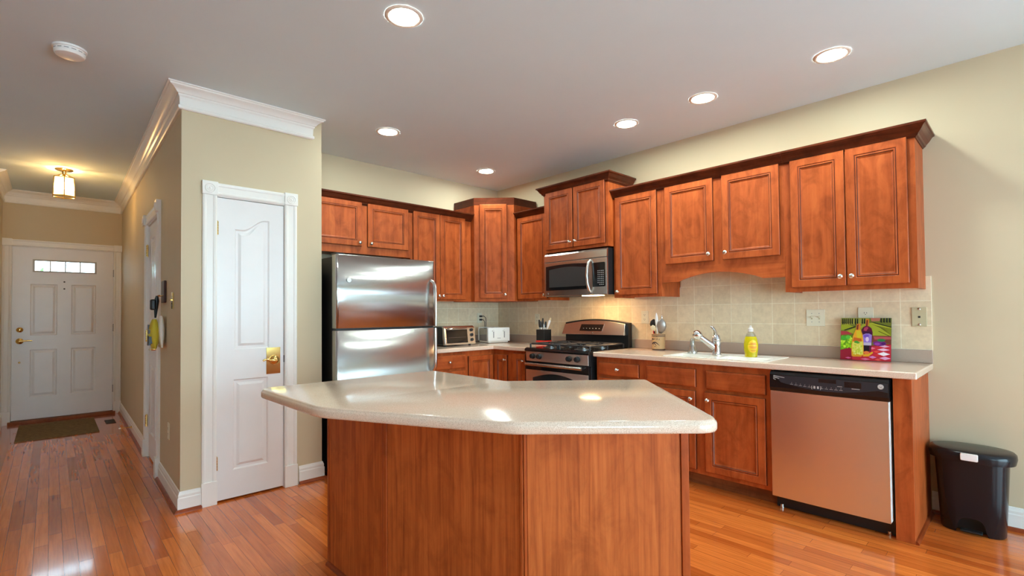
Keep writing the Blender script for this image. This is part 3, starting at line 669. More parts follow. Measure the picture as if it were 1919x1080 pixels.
# sink, faucet
t = thing('kitchen_sink', 'white drop-in double bowl sink under the arched valance', 'sink', (3.6, 1.54, ZK))
bx = [SKX[0], SKX[0]+0.035, SKX[1]-0.195, SKX[1]]; by = [SKY[0], SKY[0]+0.04, 1.515, 1.560, SKY[1]-0.04, SKY[1]]
slab(MB(), bx, by, {(1, 1), (1, 3)}, ZK, ZK+0.005).build('rim', 'sink', t, 0.004, seg=3)
for j in (1, 3):
    x0, x1, y0, y1 = bx[1], bx[2], by[j], by[j+1]; m = MB(); zb = ZK-0.17
    q = lambda i, z: [(x0+i, y0+i, z), (x1-i, y0+i, z), (x1-i, y1-i, z), (x0+i, y1-i, z)]
    m.loft([q(0, ZK+0.002), q(0.004, ZK-0.02), q(0.018, zb+0.02), q(0.04, zb)], cap0=False)
    m.build('basin', 'sink', t)
    MB().lathe([(0.035, 0), (0.035, 0.002), (0.02, 0.001)], ((x0+x1)/2, (y0+y1)/2, zb+0.001)).build('drain', 'chrome', t, smooth=True)
FXX, FYY, FZZ = 3.620, 1.612, ZK+0.005
t = thing('faucet', 'chrome single lever faucet with a pull-out spout on the sink', 'faucet', (FXX, FYY, FZZ))
B = Vector((FXX, FYY, FZZ))
MB().lathe([(0.036, 0), (0.036, 0.006), (0.031, 0.010), (0.029, 0.05), (0.031, 0.070), (0.032, 0.095), (0.030, 0.106), (0.032, 0.109), (0.032, 0.117), (0.028, 0.134), (0.021, 0.150), (0.006, 0.156)], B, (0, 0, 1), 24).build('body', 'chrome', t, smooth=True)
sd = Vector((-0.55, 0.83, 0)).normalized()
sp = [B+Vector((0, 0, 0.050)), B+sd*0.030+Vector((0, 0, 0.070)), B+sd*0.072+Vector((0, 0, 0.102)), B+sd*0.112+Vector((0, 0, 0.134))]
MB().tube(sp, [0.026, 0.025, 0.022, 0.021], 16).build('spout', 'chrome', t, smooth=True)
hd = MB(); h0 = sp[-1]; ax = (sp[-1]-sp[-2]).normalized()
hd.lathe([(0.021, -0.004), (0.029, 0.004), (0.034, 0.018), (0.035, 0.032), (0.030, 0.048), (0.016, 0.060), (0.002, 0.064)], h0, ax, 22)
hd.build('spray_head', ['chrome'], t, smooth=True)
MB().lathe([(0.014, 0), (0.014, 0.008), (0.010, 0.010)], h0+ax*0.03+Vector((0, 0, -0.022)), (sd.x*0.3, sd.y*0.3, -1), 14).build('nozzle', 'black', t, smooth=True)
MB().tube([B+Vector((0, 0, 0.142)), B+Vector((-0.004, 0.004, 0.168)), B+Vector((-0.008, 0.010, 0.190)), B+Vector((-0.014, 0.022, 0.208)), B+Vector((-0.018, 0.034, 0.216))], [0.021, 0.017, 0.014, 0.014, 0.008], 12, flat=0.7).build('lever', 'chrome', t, smooth=True)

# ------------------------------------------------------------------ island
t = thing('kitchen_island', 'cherry veneer kitchen island base with angled front panels', 'island', (1.4, 1.7, 0))
IP = [(1.022, 2.435), (1.030, 1.885), (1.190, 1.210), (1.588, 0.812), (2.085, 1.315), (1.600, 1.760), (1.600, 2.420)]
MB().prism(IP, lambda p, q, z: (p, q, z), 0.0, 0.8735).build('carcass', 'veneer', t)
def strip(a, b, t0, t1, out=0.006, w=None):
    a, b = Vector(a), Vector(b); d = (b-a).normalized(); n = Vector((d.y, -d.x))*-1
    L_ = (b-a).length
    fr = frame(a.x, a.y, (d.x, d.y), (n.x, n.y))
    return fr, L_
def outn(a, b):
    d = (Vector(b)-Vector(a)).normalized(); return frame(a[0], a[1], (d.x, d.y), (d.y*-1, d.x)) if False else frame(a[0], a[1], (d.x, d.y), (d.y, -d.x))
pts3 = IP[:4]
for (i, w0, w1) in ((0, 0.012, 0.010), (1, 0.020, 0.012), (2, 0.010, 0.026)):
    a, b = pts3[i], pts3[i+1]; ln = (Vector(b)-Vector(a)).length
    d = (Vector(b)-Vector(a)).normalized(); n = Vector((-d.y, d.x)); cen = Vector((1.5, 1.7))
    if n.dot(Vector(a)-cen) < 0: n = -n
    fr = frame(a[0], a[1], (d.x, d.y), (n.x, n.y))
    MB().fbox(fr, w0+0.003, ln-w1-0.003, -0.004, 0.003, 0.001, 0.873).build('side_panel', 'veneer', t)
    MB().fbox(fr, 0, w0, -0.002, 0.008, 0.0, 0.8735).build('trim_strip', 'wood', t, 0.002)
    MB().fbox(fr, ln-w1, ln, -0.002, 0.008, 0.0, 0.8735).build('trim_strip', 'wood', t, 0.002)
    MB().loft([[fr(u, q, z) for q, z in ((0.003, 0), (0.018, 0), (0.017, 0.008), (0.010, 0.016), (0.003, 0.018))] for u in (0, ln)]).build('shoe_moulding', 'shoe', t)
TP = [(0.690, 2.440), (0.703, 1.775), (1.030, 1.095), (1.495, 0.643), (2.155, 1.312), (1.640, 1.778), (1.645, 2.425)]
TP = round_poly(TP, [0.075, 0.05, 0.03, 0.085, 0.03, 0.01, 0.04], 6)
EDGE = [(0.010, 0), (0.003, 0.002), (0.0, 0.008), (0.0, 0.025), (0.002, 0.030), (0.006, 0.0325), (0.0065, 0.0350), (0.009, 0.0385), (0.014, 0.0400)]
t = thing('island_countertop', 'large angled beige island countertop with rounded edge', 'countertop', (1.4, 1.7, 0.874))
MB().loft([[(x, y, 0.874+z) for x, y in offs(TP, i)] for i, z in EDGE]).build('slab', 'counter', t, smooth=True, sharp=1.2)

# ------------------------------------------------------------------ fridge
t = thing('refrigerator', 'stainless top-freezer refrigerator beside the pantry wall', 'refrigerator', (2.0, 4.0, 0))
RX0, RX1, RY = 1.553, 2.440, 3.560
MB().box(RX0+0.004, RX1-0.004, RY+0.075, YF-0.06, 0.03, 1.690).build('body', 'black', t, 0.004)
def fdoor(z0, z1, name):
    pf = round_poly([(RX0, RY+0.072), (RX0, RY+0.004), (RX1, RY+0.004), (RX1, RY+0.072)], [0, 0.022, 0.022, 0], 6)
    m = MB(); n = len(pf)
    # gently bowed front
    bow = lambda x: -0.010*(1-((x-(RX0+RX1)/2)/((RX1-RX0)/2))**2)
    pf2 = []
    for i, (x, y) in enumerate(pf):
        pf2.append((x, y + (bow(x) if y < RY+0.03 else 0)))
    k = [i for i, (x, y) in enumerate(pf) if y <= RY+0.0045]
    i0 = k[0] if len(k) else 0
    full = []
    for i in range(n):
        full.append(pf2[i])
        x, y = pf[i]; x2, y2 = pf[(i+1) % n]
        if x2-x > 0.3 and y < RY+0.03:
            for s in range(1, 14):
                xx = x+(x2-x)*s/14; full.append((xx, RY+0.004+bow(xx)))
    m.loft([[(x, y, z) for x, y in offs(full, i)] for i, z in ((0.004, z0), (0, z0+0.004), (0, z1-0.004), (0.004, z1))])
    return m.build(name, 'steelf', t, smooth=True, sharp=0.9)
fz = fdoor(1.140, 1.704, 'freezer_door'); fd = fdoor(0.085, 1.126, 'fridge_door')
MB().box(RX0+0.01, RX1-0.01, RY+0.02, RY+0.075, 1.1245, 1.1415).build('gasket', 'black', t)
MB().box(RX0+0.01, RX1-0.01, RY+0.04, RY+0.085, 0.005, 0.083).build('base_grille', 'black', t)
MB().box(RX0+0.01, RX0+0.075, RY+0.02, RY+0.12, 1.7045, 1.718).build('hinge_cap', 'black', t, 0.004)
MB().box(RX1-0.20, RX1-0.03, YF-0.42, YF-0.30, 1.690, 1.75).build('ice_box', 'black', t, 0.004)
hxx = RX1-0.032
m = MB().tube([(hxx-0.012, RY-0.002, 1.535), (hxx-0.006, RY-0.030, 1.520), (hxx, RY-0.048, 1.480), (hxx, RY-0.052, 1.42), (hxx, RY-0.052, 1.25), (hxx, RY-0.050, 1.143)], [0.010, 0.013, 0.014, 0.014, 0.014, 0.014], 14, flat=0.8); m.build('handle', 'nickel', fz, smooth=True)
m = MB().tube([(hxx, RY-0.050, 1.123), (hxx, RY-0.052, 1.05), (hxx, RY-0.052, 0.86), (hxx, RY-0.048, 0.80), (hxx-0.006, RY-0.030, 0.760), (hxx-0.012, RY-0.002, 0.745)], [0.014, 0.014, 0.014, 0.014, 0.013, 0.010], 14, flat=0.8); m.build('handle', 'nickel', fd, smooth=True)
def roundel(o, ax, parent, r=0.017, ring='grey', face='nickel'):
    """round maker's badge: disc, ring and looping script"""
    ax = Vector(ax).normalized()
    b = MB().lathe([(r, 0), (r, 0.002), (r*0.96, 0.003)], o, ax, 28).build('badge', face, parent, smooth=True)
    a = Vector((0, 0, 1)) if abs(ax.z) < 0.9 else Vector((1, 0, 0)); c = ax.cross(a).normalized(); a = c.cross(ax)
    P = lambda q, w: Vector(o)+ax*0.0034+c*(-q*r)+a*(w*r)
    s = MB()
    s.tube([P(0.82*math.cos(2*PI*i/24), 0.82*math.sin(2*PI*i/24)) for i in range(25)], r*0.045, 6)
    s.tube([P(-0.10+0.30*math.cos(1.0+4.6*i/14), 0.38*math.sin(1.0+4.6*i/14)) for i in range(15)], r*0.06, 6)
    s.tube([P(-0.12, -0.02), P(0.06, 0.0), P(0.02, -0.35), P(-0.12, -0.45)], r*0.06, 6)
    s.tube([P(0.42+0.22*math.cos(0.9+1.2*i/8+0.0)-0.05, 0.20+0.20*math.sin(0.9+4.2*i/8)) for i in range(9)], r*0.06, 6)
    s.tube([P(0.52+0.20*math.cos(2.0+3.6*i/8)-0.1, -0.2+0.20*math.sin(2.0+3.6*i/8)) for i in range(9)], r*0.06, 6)
    s.build('badge_script', ring, b)
roundel((1.652, RY-0.0045, 1.510), (0, -1, 0), fz, 0.018, 'slot')

# ------------------------------------------------------------------ range
t = thing('gas_range', 'black and stainless gas range under the microwave', 'range', (3.6, 2.916, 0))
GY0, GY1 = 2.5370, 3.2970; GXF = 3.285
MB().box(GXF+0.02, XS-0.022, GY0+0.002, GY1-0.002, 0.03, 0.892).build('body', 'black', t, 0.003)
MB().prism([(GXF-0.012, 0.885), (GXF-0.016, 0.897), (GXF-0.008, 0.912), (GXF+0.010, 0.917), (XS-0.10, 0.917), (XS-0.10, 0.892), (GXF+0.01, 0.885)], lambda p, q, u: (p, u, q), GY0, GY1).build('cooktop', 'blackg', t, 0.003)
MB().prism([(GXF+0.022, 0.795), (GXF-0.002, 0.795), (GXF-0.010, 0.884), (GXF+0.022, 0.884)], lambda p, q, u: (p, u, q), GY0+0.012, GY1-0.012).build('control_panel', 'steelv', t, 0.002)
for q in (GY0, GY1-0.012): MB().box(GXF, GXF+0.022, q, q+0.012, 0.79, 0.888).build('panel_end_cap', 'black', t)
for yk in (3.190, 3.105, 2.752, 2.660):
    k = MB().lathe([(0.026, 0), (0.026, 0.010), (0.022, 0.013), (0.021, 0.030), (0.018, 0.033)], (GXF-0.007, yk, 0.842), (-1, 0, 0.09), 24).build('knob', 'black', t, smooth=True)
    MB().box(GXF-0.044, GXF-0.039, yk-0.004, yk+0.004, 0.824, 0.863).build('knob_grip', 'black', k)
od = MB().box(GXF-0.006, GXF+0.02, GY0+0.004, GY1-0.004, 0.185, 0.788).build('oven_door', 'blackg', t, 0.004)
MB().box(GXF-0.009, GXF-0.005, GY0+0.010, GY1-0.010, 0.195, 0.716).build('door_skin', 'steelv', od, 0.001)
wp = [(2.64, 0.30), (3.194, 0.30), (3.194, 0.645)] + [(3.194-0.554*i/16, 0.645+0.048*math.sin(PI*i/16)) for i in range(1, 16)] + [(2.64, 0.645)]
MB().prism(wp, lambda p, q, u: (u, p, q), GXF-0.0105, GXF-0.008).build('oven_window', 'glassk', od)
h = MB(); h.tube([(GXF-0.052, GY0+0.045, 0.770), (GXF-0.056, GY0+0.2, 0.771), (GXF-0.057, 2.917, 0.771), (GXF-0.056, GY1-0.2, 0.771), (GXF-0.052, GY1-0.045, 0.770)], 0.0135, 14)
for q in (GY0+0.07, GY1-0.07): h.tube([(GXF-0.004, q, 0.764), (GXF-0.050, q, 0.770)], 0.010, 10)
h.build('handle', 'nickel', od, smooth=True)
MB().box(GXF-0.004, GXF+0.02, GY0+0.004, GY1-0.004, 0.035, 0.178).build('drawer', 'steelv', t, 0.004)
bgp = [(GY0+0.004, 0.917), (GY1-0.004, 0.917), (GY1-0.004, 1.145)] + [(GY1-0.004-(GY1-GY0-0.008)*i/20, 1.145+0.034*math.sin(PI*i/20)) for i in range(1, 20)] + [(GY0+0.004, 1.145)]
MB().prism(bgp, lambda p, q, u: (u, p, q), XS-0.085, XS-0.024).build('backguard', 'black', t, 0.003)
def bgf(y, z):   # sloping console face
    return (XS-0.128 + (z-1.030)*0.27, y, z)
cp = [(GY0+0.020, 1.030), (GY1+0.010, 1.026), (GY1-0.010, 1.128)] + [(GY1-0.010-(GY1-GY0-0.040)*i/20, 1.128+(0.007)*i/20+0.036*math.sin(PI*i/20)) for i in range(1, 20)] + [(GY0+0.030, 1.135)]
MB().loft([[bgf(p, q) for p, q in cp], [(XS-0.086, p, q) for p, q in cp]]).build('console', 'steel', t, 0.002)
dp = [(2.815, 1.062), (3.085, 1.062), (3.070, 1.128), (2.800, 1.128)]
off = lambda v, k: (v[0]-k, v[1], v[2]+k*0.27)
MB().loft([[off(bgf(p, q), 0.0) for p, q in offs(dp, -0.004)], [off(bgf(p, q), 0.002) for p, q in offs(dp, -0.004)]]).build('display_trim', 'chrome', t)
ds = MB().loft([[off(bgf(p, q), 0.001) for p, q in dp], [off(bgf(p, q), 0.003) for p, q in dp]]).build('display', 'blackg', t)
for i in range(6):
    mk = MB()
    q0 = 2.84+i*0.038; mk.add([off(bgf(q0, 1.085), 0.0034), off(bgf(q0+0.012, 1.085), 0.0034), off(bgf(q0+0.012, 1.090), 0.0034), off(bgf(q0, 1.090), 0.0034)], [(0, 1, 2, 3)]); mk.build('display_marking', 'grey', ds)
roundel(off(bgf(2.925, 1.047), 0.001), (-1, 0, 0.27), t, 0.008, 'slot', 'steel')
for (bx_, by_) in ((3.43, 2.725), (3.43, 3.110), (3.70, 2.725), (3.70, 3.110)):
    b_ = MB().lathe([(0.075, 0), (0.075, 0.003), (0.045, 0.005), (0.045, 0.014), (0.030, 0.016), (0.005, 0.017)], (bx_, by_, 0.917), (0, 0, 1), 24).build('burner', ['burner'], t, smooth=True)
    MB().lathe([(0.034, 0.014), (0.034, 0.021), (0.028, 0.024), (0.004, 0.025)], (bx_, by_, 0.917), (0, 0, 1), 20).build('burner_cap', 'iron', b_, smooth=True)
for (gy0, gy1) in ((GY0+0.03, 2.905), (2.929, GY1-0.03)):
    g = MB(); zg = 0.954; r_ = 0.0072; cyy = (gy0+gy1)/2; x0, x1 = 3.325, XS-0.13
    ring = round_poly([(x0, gy0), (x1, gy0), (x1, gy1), (x0, gy1)], 0.03, 4)
    g.tube([(x, y, zg) for x, y in ring]+[(ring[0][0], ring[0][1], zg)], r_, 8)
    g.tube([((x0+x1)/2, gy0, zg), ((x0+x1)/2, gy1, zg)], r_, 8)
    for bx_ in (3.43, 3.70):
        for k in range(4):
            a = PI/4+k*PI/2; g.tube([(bx_+0.035*math.cos(a), cyy+0.035*math.sin(a), zg), (bx_+0.115*math.cos(a), cyy+0.115*math.sin(a), zg-0.003)], r_*0.8, 8)
        g.tube([(bx_, gy0, zg), (bx_, cyy-0.03, zg)], r_*0.8, 8); g.tube([(bx_, gy1, zg), (bx_, cyy+0.03, zg)], r_*0.8, 8)
    for x in (x0, (x0+x1)/2, x1):
        for y in (gy0, gy1): g.cyl((x, y, 0.916), (x, y, zg), r_*1.2, seg=8)
    g.build('grate', 'iron', t, smooth=True)

# ------------------------------------------------------------------ microwave
t = thing('microwave_oven', 'stainless over-the-range microwave with curved handle', 'microwave', (3.75, 2.916, 1.40))
MY0, MY1, MXF = 2.5440, 3.2930, 3.552
MB().box(MXF+0.022, XS-0.022, MY0, MY1, 1.402, 1.818).build('body', 'black', t, 0.003)
MB().prism([(MXF+0.024, 1.738), (MXF, 1.738), (MXF+0.004, 1.800), (MXF+0.016, 1.817), (MXF+0.024, 1.817)], lambda p, q, u: (p, u, q), MY0, MY1).build('vent_panel', 'steel', t, 0.001)
dr = MB().box(MXF, MXF+0.024, 2.7040, MY1, 1.404, 1.734).build('door', 'steel', t, 0.003)
wp = [(2.745, 1.460), (3.268, 1.460), (3.268, 1.694)] + [(3.268-0.523*i/12, 1.694+0.012*math.sin(PI*i/12)) for i in range(1, 12)] + [(2.745, 1.694)]
wn = MB().prism(wp, lambda p, q, u: (u, p, q), MXF-0.002, MXF+0.004).build('door_window', 'blackg', dr)
M['mesh'] = mat('window_mesh_screen', (0.045, 0.046, 0.047), 0.25)
wi = [(2.775, 1.490), (3.225, 1.490), (3.225, 1.660)] + [(3.225-0.45*i/12, 1.660+0.018*math.sin(PI*i/12)) for i in range(1, 12)] + [(2.775, 1.660)]
MB().prism(wi, lambda p, q, u: (u, p, q), MXF-0.0028, MXF).build('window_screen', 'mesh', wn)
MB().tube([(MXF-0.001, 2.722, 1.722), (MXF-0.026, 2.724, 1.700), (MXF-0.042, 2.728, 1.640), (MXF-0.047, 2.730, 1.575), (MXF-0.042, 2.728, 1.510), (MXF-0.026, 2.724, 1.450), (MXF-0.001, 2.722, 1.428)], [0.010, 0.012, 0.013, 0.013, 0.013, 0.012, 0.010], 14).build('handle', 'nickel', dr, smooth=True)
cpn = MB().box(MXF, MXF+0.024, MY0, 2.7025, 1.404, 1.734).build('control_panel', 'steel', t, 0.003)
kp = MB().prism(round_poly([(2.562, 1.474), (2.700, 1.474), (2.700, 1.692), (2.562, 1.692)], [0.012, 0.002, 0.002, 0.012], 4), lambda p, q, u: (u, p, q), MXF-0.0015, MXF+0.004).build('keypad', 'blackg', cpn)
for i in range(8):
    for j in range(4):
        if (i == 0 and j == 3): continue
        y = 2.577+j*0.0185; z = 1.490+i*0.0175
        MB().box(MXF-0.0022, MXF-0.001, y, y+0.011, z, z+0.007).build('key', 'grey', kp)
roundel((MXF-0.001, 3.250, 1.428), (-1, 0, 0), dr, 0.013, 'slot')
MB().box(3.60, 3.70, 2.68, 2.86, 1.3985, 1.4030).build('cooktop_light', 'hood', t)

# ------------------------------------------------------------------ dishwasher
t = thing('dishwasher', 'stainless dishwasher with black control strip', 'dishwasher', (3.6, 0.83, 0))
WY0, WY1, WX = 0.5270, 1.1360, XS-DB-0.032
MB().box(WX+0.062, XS-0.03, WY0+0.004, WY1-0.004, 0.10, 0.868).build('tub', 'black', t)
dk = MB().box(WX+0.005, WX+0.060, WY0+0.008, WY1-0.002, 0.092, 0.744)
dk.build('door', 'wplas', t, 0.002)
sk = [(WY0+0.010+(WY1-WY0-0.014)*i/20, -0.004-0.004*math.sin(PI*i/20)) for i in range(21)]
MB().loft([[(WX+q, p, z) for p, q in sk]+[(WX+0.006, WY1-0.004, z), (WX+0.006, WY0+0.010, z)] for z in (0.090, 0.746)]).build('door_skin', 'steelv', t, smooth=True, sharp=0.5)
cpn = MB().prism([(WX+0.05, 0.746), (WX-0.006, 0.746), (WX-0.014, 0.770), (WX-0.010, 0.850), (WX+0.006, 0.868), (WX+0.05, 0.868)], lambda p, q, u: (p, u, q), WY0+0.004, WY1-0.002).build('control_strip', 'blackg', t, 0.002)
M['char'] = mat('charcoal_panel', S(44, 46, 52), 0.25)
def ws(y, z, k=0.0006):                          # point on the strip's front face
    x = WX-0.014 + (z-0.770)/0.080*0.004 if z >= 0.77 else WX-0.006-(z-0.746)/0.024*0.008
    return (x-k, y, z)
gp = [(0.535, 0.795), (0.535, 0.846), (0.74, 0.846), (1.11, 0.846)] + [(1.11-0.575*i/14, 0.812-0.040*math.sin(PI*i/14)**1.0) for i in range(1, 14)]
fc = MB().loft([[ws(p, q, 0.0004) for p, q in gp], [ws(p, q, 0.0014) for p, q in gp]]).build('control_fascia', 'char', cpn)
def smark(y0, y1, z0, z1, m, k=0.0018): m.add([ws(y0, z0, k), ws(y1, z0, k), ws(y1, z1, k), ws(y0, z1, k)], [(0, 1, 2, 3)])
m = MB(); smark(0.655, 0.735, 0.806, 0.838, m, 0.0016); smark(0.775, 0.865, 0.822, 0.844, m, 0.0016); m.build('pocket_handle', 'blackg', cpn)
for i, (a, b) in enumerate(((1.048, 1.112), (1.078, 1.112), (1.098, 1.112))):
    z = 0.838-i*0.009; MB().add([ws(b, z+0.004, 0.002), ws(a, z-0.004*(b-a)/0.064, 0.002), ws(a, z-0.004*(b-a)/0.064-0.0022, 0.002), ws(b, z+0.0012, 0.002)], [(0, 1, 2, 3)]).build('swoosh_line', 'lmark', cpn)
random.seed(3)
for y in [1.000-0.024*i for i in range(6)]+[0.840-0.024*i for i in range(5)]:
    m = MB(); z = 0.800-0.015*math.sin(PI*(1.05-y)/0.5)
    for k in range(3): smark(y+k*0.006, y+k*0.006+0.004, z, z+0.003+0.002*(k % 2), m)
    smark(y+0.006, y+0.009, z+0.010, z+0.013, m); m.build('button_marking', 'grey', cpn)
m = MB()
for s_ in (1, -1):
    cc = 0.876
    m.tube([ws(cc+s_*0.020+s_*0.004*math.cos(a), 0.789+0.011*math.sin(a), 0.002) for a in [(-1.2+2.4*i/8) for i in range(9)]], 0.0009, 5)
for y in (0.862, 0.880):
    for z in (0.784, 0.789, 0.794): smark(y, y+0.010, z, z+0.003, m)
m.build('cycle_marking', 'lmark', cpn)
m = MB(); smark(0.662, 0.700, 0.799, 0.803, m); smark(0.745, 0.770, 0.806, 0.809, m); m.build('brand_line', 'grey', cpn)
roundel(ws(0.567, 0.826, 0.001), (-1, 0, 0), cpn, 0.0135, 'slot', 'lmark')
MB().box(WX+0.075, WX+0.09, WY0+0.004, WY1-0.004, 0.004, 0.090).build('kick_plate', 'black', t)
for y in (WY0+0.03, WY1-0.03): MB().cyl((WX+0.082, y, 0.0), (WX+0.082, y, 0.02), 0.012, seg=12).build('leveling_foot', 'nickel', t)

# ------------------------------------------------------------------ trash can
TX, TY = 3.806, 0.245
t = thing('trash_can', 'black plastic pedal trash can against the wall', 'trash can', (TX, TY, 0))
def oval(cx, cy, a, b, z, n=40, e=0.72):
    """a: half depth (x), b: half width (y); squarish oval"""
    return [(cx+a*math.copysign(abs(math.cos(2*PI*i/n))**e, math.cos(2*PI*i/n)), cy+b*math.copysign(abs(math.sin(2*PI*i/n))**e, math.sin(2*PI*i/n)), z) for i in range(n)]
def can_body():
    m = MB(); n = 112; rows = [(0.0, 0.098, 0.132), (0.006, 0.102, 0.136), (0.20, 0.112, 0.146), (0.405, 0.122, 0.156)]
    lp = [oval(TX, TY, a, b, z, n, 0.62) for z, a, b in rows]
    k = len(m.v)
    for l in lp: m.v += [Vector(p) for p in l]
    # pedal arch cut at the front: lift the low vertices that lie inside the arch
    for i in range(2*n):
        p = m.v[i]
        w_ = abs(p.y-TY)/0.062
        if p.x < TX-0.06 and w_ < 1: p.z = max(p.z, 0.088*math.sqrt(max(0, 1-w_**4)))
    for r_ in range(3):
        for j in range(n): m.f.append((r_*n+j, r_*n+(j+1) % n, (r_+1)*n+(j+1) % n, (r_+1)*n+j)); m.m.append(0)
    m.f.append(tuple(3*n+j for j in range(n))); m.m.append(0)
    return m.build('body', 'can', t, smooth=True, sharp=1.0)
can_body()
MB().box(TX-0.05, TX-0.02, TY-0.085, TY+0.085, 0.004, 0.11).build('pedal_housing', 'black', t)
MB().box(TX-0.128, TX-0.085, TY-0.045, TY+0.045, 0.016, 0.026).build('pedal', 'black', t, 0.004)
m = MB(); m.loft([oval(TX, TY, a, b, z, 48, 0.8) for z, a, b in ((0.398, 0.128, 0.168), (0.400, 0.138, 0.180), (0.428, 0.142, 0.186), (0.446, 0.140, 0.184), (0.456, 0.132, 0.175), (0.461, 0.110, 0.150), (0.463, 0.06, 0.08))]).build('lid', 'can', t, smooth=True, sharp=0.9)
MB().prism(round_poly([(TY-0.036, 0.414), (TY+0.036, 0.414), (TY+0.036, 0.452), (TY-0.036, 0.452)], 0.006, 3), lambda p, q, u: (u, p, q), TX-0.150, TX-0.132).build('lid_tab', 'wplas', t, 0.003)

# ------------------------------------------------------------------ recessed lights, smoke alarm, hall lantern
LG = 'recessed ceiling lights'
spots = [((1.270, 2.111), 'recessed ceiling light above the island'), ((3.291, 0.759), 'recessed ceiling light nearest the end of the sink wall cabinets'),
         ((3.290, 1.531), 'recessed ceiling light in front of the sink, second from the near end of the row'), ((3.290, 2.152), 'recessed ceiling light in front of the range, third from the near end of the row'),
         ((1.985, 3.554), 'recessed ceiling light in front of the fridge'), ((3.301, 3.871), 'recessed ceiling light above the diagonal corner cabinet')]
first = None
for (x, y), lab in spots:
    if first is None:
        first = thing('recessed_light', lab, 'ceiling light', (x, y, ZC), group=LG)
        MB().lathe([(0.072, -0.0005), (0.072, -0.004), (0.080, -0.007), (0.090, -0.005), (0.094, -0.0005)], (x, y, ZC), (0, 0, 1), 36, cap0=False, cap1=False).build('trim_ring', 'can_trim', first, smooth=True)
        MB().lathe([(0.0725, -0.0005), (0.0725, -0.0035)], (x, y, ZC), (0, 0, 1), 32).build('lens', 'lamp', first)
    else:
        c = copy_tree(first); c.location = (x, y, ZC); c['label'] = lab
t = thing('smoke_detector', 'round white smoke detector on the ceiling', 'smoke detector', (0.067, 3.610, ZC))
MB().lathe([(0.074, -0.0003), (0.074, -0.010), (0.070, -0.012)], (0.067, 3.610, ZC), (0, 0, 1), 32).build('mounting_plate', 'wplas', t, smooth=True, sharp=0.5)
MB().lathe([(0.066, -0.012), (0.068, -0.030), (0.062, -0.042), (0.045, -0.046), (0.002, -0.047)], (0.067, 3.610, ZC), (0, 0, 1), 32).build('cover', 'wplas', t, smooth=True, sharp=0.5)
m = MB()
for i in range(14):
    a = 2*PI*i/14; o = Vector((0.067+0.0672*math.cos(a), 3.610+0.0672*math.sin(a), ZC-0.024)); d_ = Vector((-math.sin(a), math.cos(a), 0))*0.010; rr = Vector((math.cos(a), math.sin(a), 0))*0.0012
    m.add([o-d_+rr, o+d_+rr, o+d_+rr+Vector((0, 0, 0.004)), o-d_+rr+Vector((0, 0, 0.004))], [(0, 1, 2, 3)])
m.build('vent_slot', 'grey', t)

LXX, LYY = 0.090, 6.640
t = thing('hall_lantern', 'brass and glass flush lantern glowing on the hallway ceiling', 'ceiling light', (LXX, LYY, ZC))
MB().lathe([(0.070, -0.0003), (0.070, -0.008), (0.055, -0.016), (0.020, -0.022), (0.012, -0.060), (0.004, -0.062)], (LXX, LYY, ZC), (0, 0, 1), 28).build('canopy', 'brass', t, smooth=True)
hexp = lambda r, z: [(LXX+r*math.cos(PI/6+k*PI/3), LYY+r*math.sin(PI/6+k*PI/3), z) for k in range(6)]
z0, z1 = ZC-0.275, ZC-0.085
for k in range(6):
    a0, a1, b0, b1 = hexp(0.092, z0)[k], hexp(0.092, z0)[(k+1) % 6], hexp(0.082, z1)[k], hexp(0.082, z1)[(k+1) % 6]
    MB().add([a0, a1, b1, b0], [(0, 1, 2, 3)]).build('glass_pane', 'lantern', t)
m = MB()
for k in range(6):
    m.tube([hexp(0.094, z0)[k], hexp(0.084, z1)[k]], 0.005, 8)
    m.tube([hexp(0.094, z0)[k], hexp(0.094, z0)[(k+1) % 6]], 0.006, 8); m.tube([hexp(0.084, z1)[k], hexp(0.084, z1)[(k+1) % 6]], 0.005, 8)
    m.tube([hexp(0.084, z1)[k], (LXX, LYY, ZC-0.045)], 0.004, 6)
m.build('frame', 'brass', t, smooth=True)
MB().cyl((LXX, LYY, ZC-0.13), (LXX, LYY, ZC-0.05), 0.014, seg=14).build('socket', 'brass', t)
MB().lathe([(0.010, 0.030), (0.022, 0.015), (0.027, -0.008), (0.022, -0.028), (0.010, -0.038), (0.002, -0.040)], (LXX, LYY, ZC-0.160), (0, 0, 1), 18).build('bulb', 'bulb', t, smooth=True)

# ------------------------------------------------------------------ hallway things
t = tag(MB().box(-0.255, 0.395, 6.930, 7.940, 0.0, 0.010).build('door_mat', 'mat', None, 0.003), 'brown door mat in front of the front door', 'mat')
t = thing('floor_vent', 'dark floor vent by the front door', 'vent', (0.52, 7.5, 0))
MB().box(0.478, 0.568, 7.37, 7.64, 0.0, 0.004).build('frame', 'slot', t)
m = MB()
for i in range(12): m.box(0.486, 0.560, 7.38+i*0.021, 7.392+i*0.021, 0.004, 0.0065)
m.build('louvre', 'black', t)
t = thing('door_stop', 'brass spring door stop on the hallway baseboard', 'door stop', (hx(6.55)-0.016, 6.55, 0.075))
m = MB(); xx = hx(6.55)-0.0155
m.lathe([(0.012, 0), (0.012, 0.006), (0.006, 0.010), (0.005, 0.085), (0.005, 0.090)], (xx, 6.55, 0.075), (-1, 0, 0), 12).build('rod', 'brass', t, smooth=True)
MB().lathe([(0.008, 0.090), (0.009, 0.100), (0.006, 0.108)], (xx, 6.55, 0.075), (-1, 0, 0), 12).build('tip', 'wplas', t, smooth=True)
FW = lambda y: frame(hx(y), y, (-0.015, -1), (-1, 0.015))
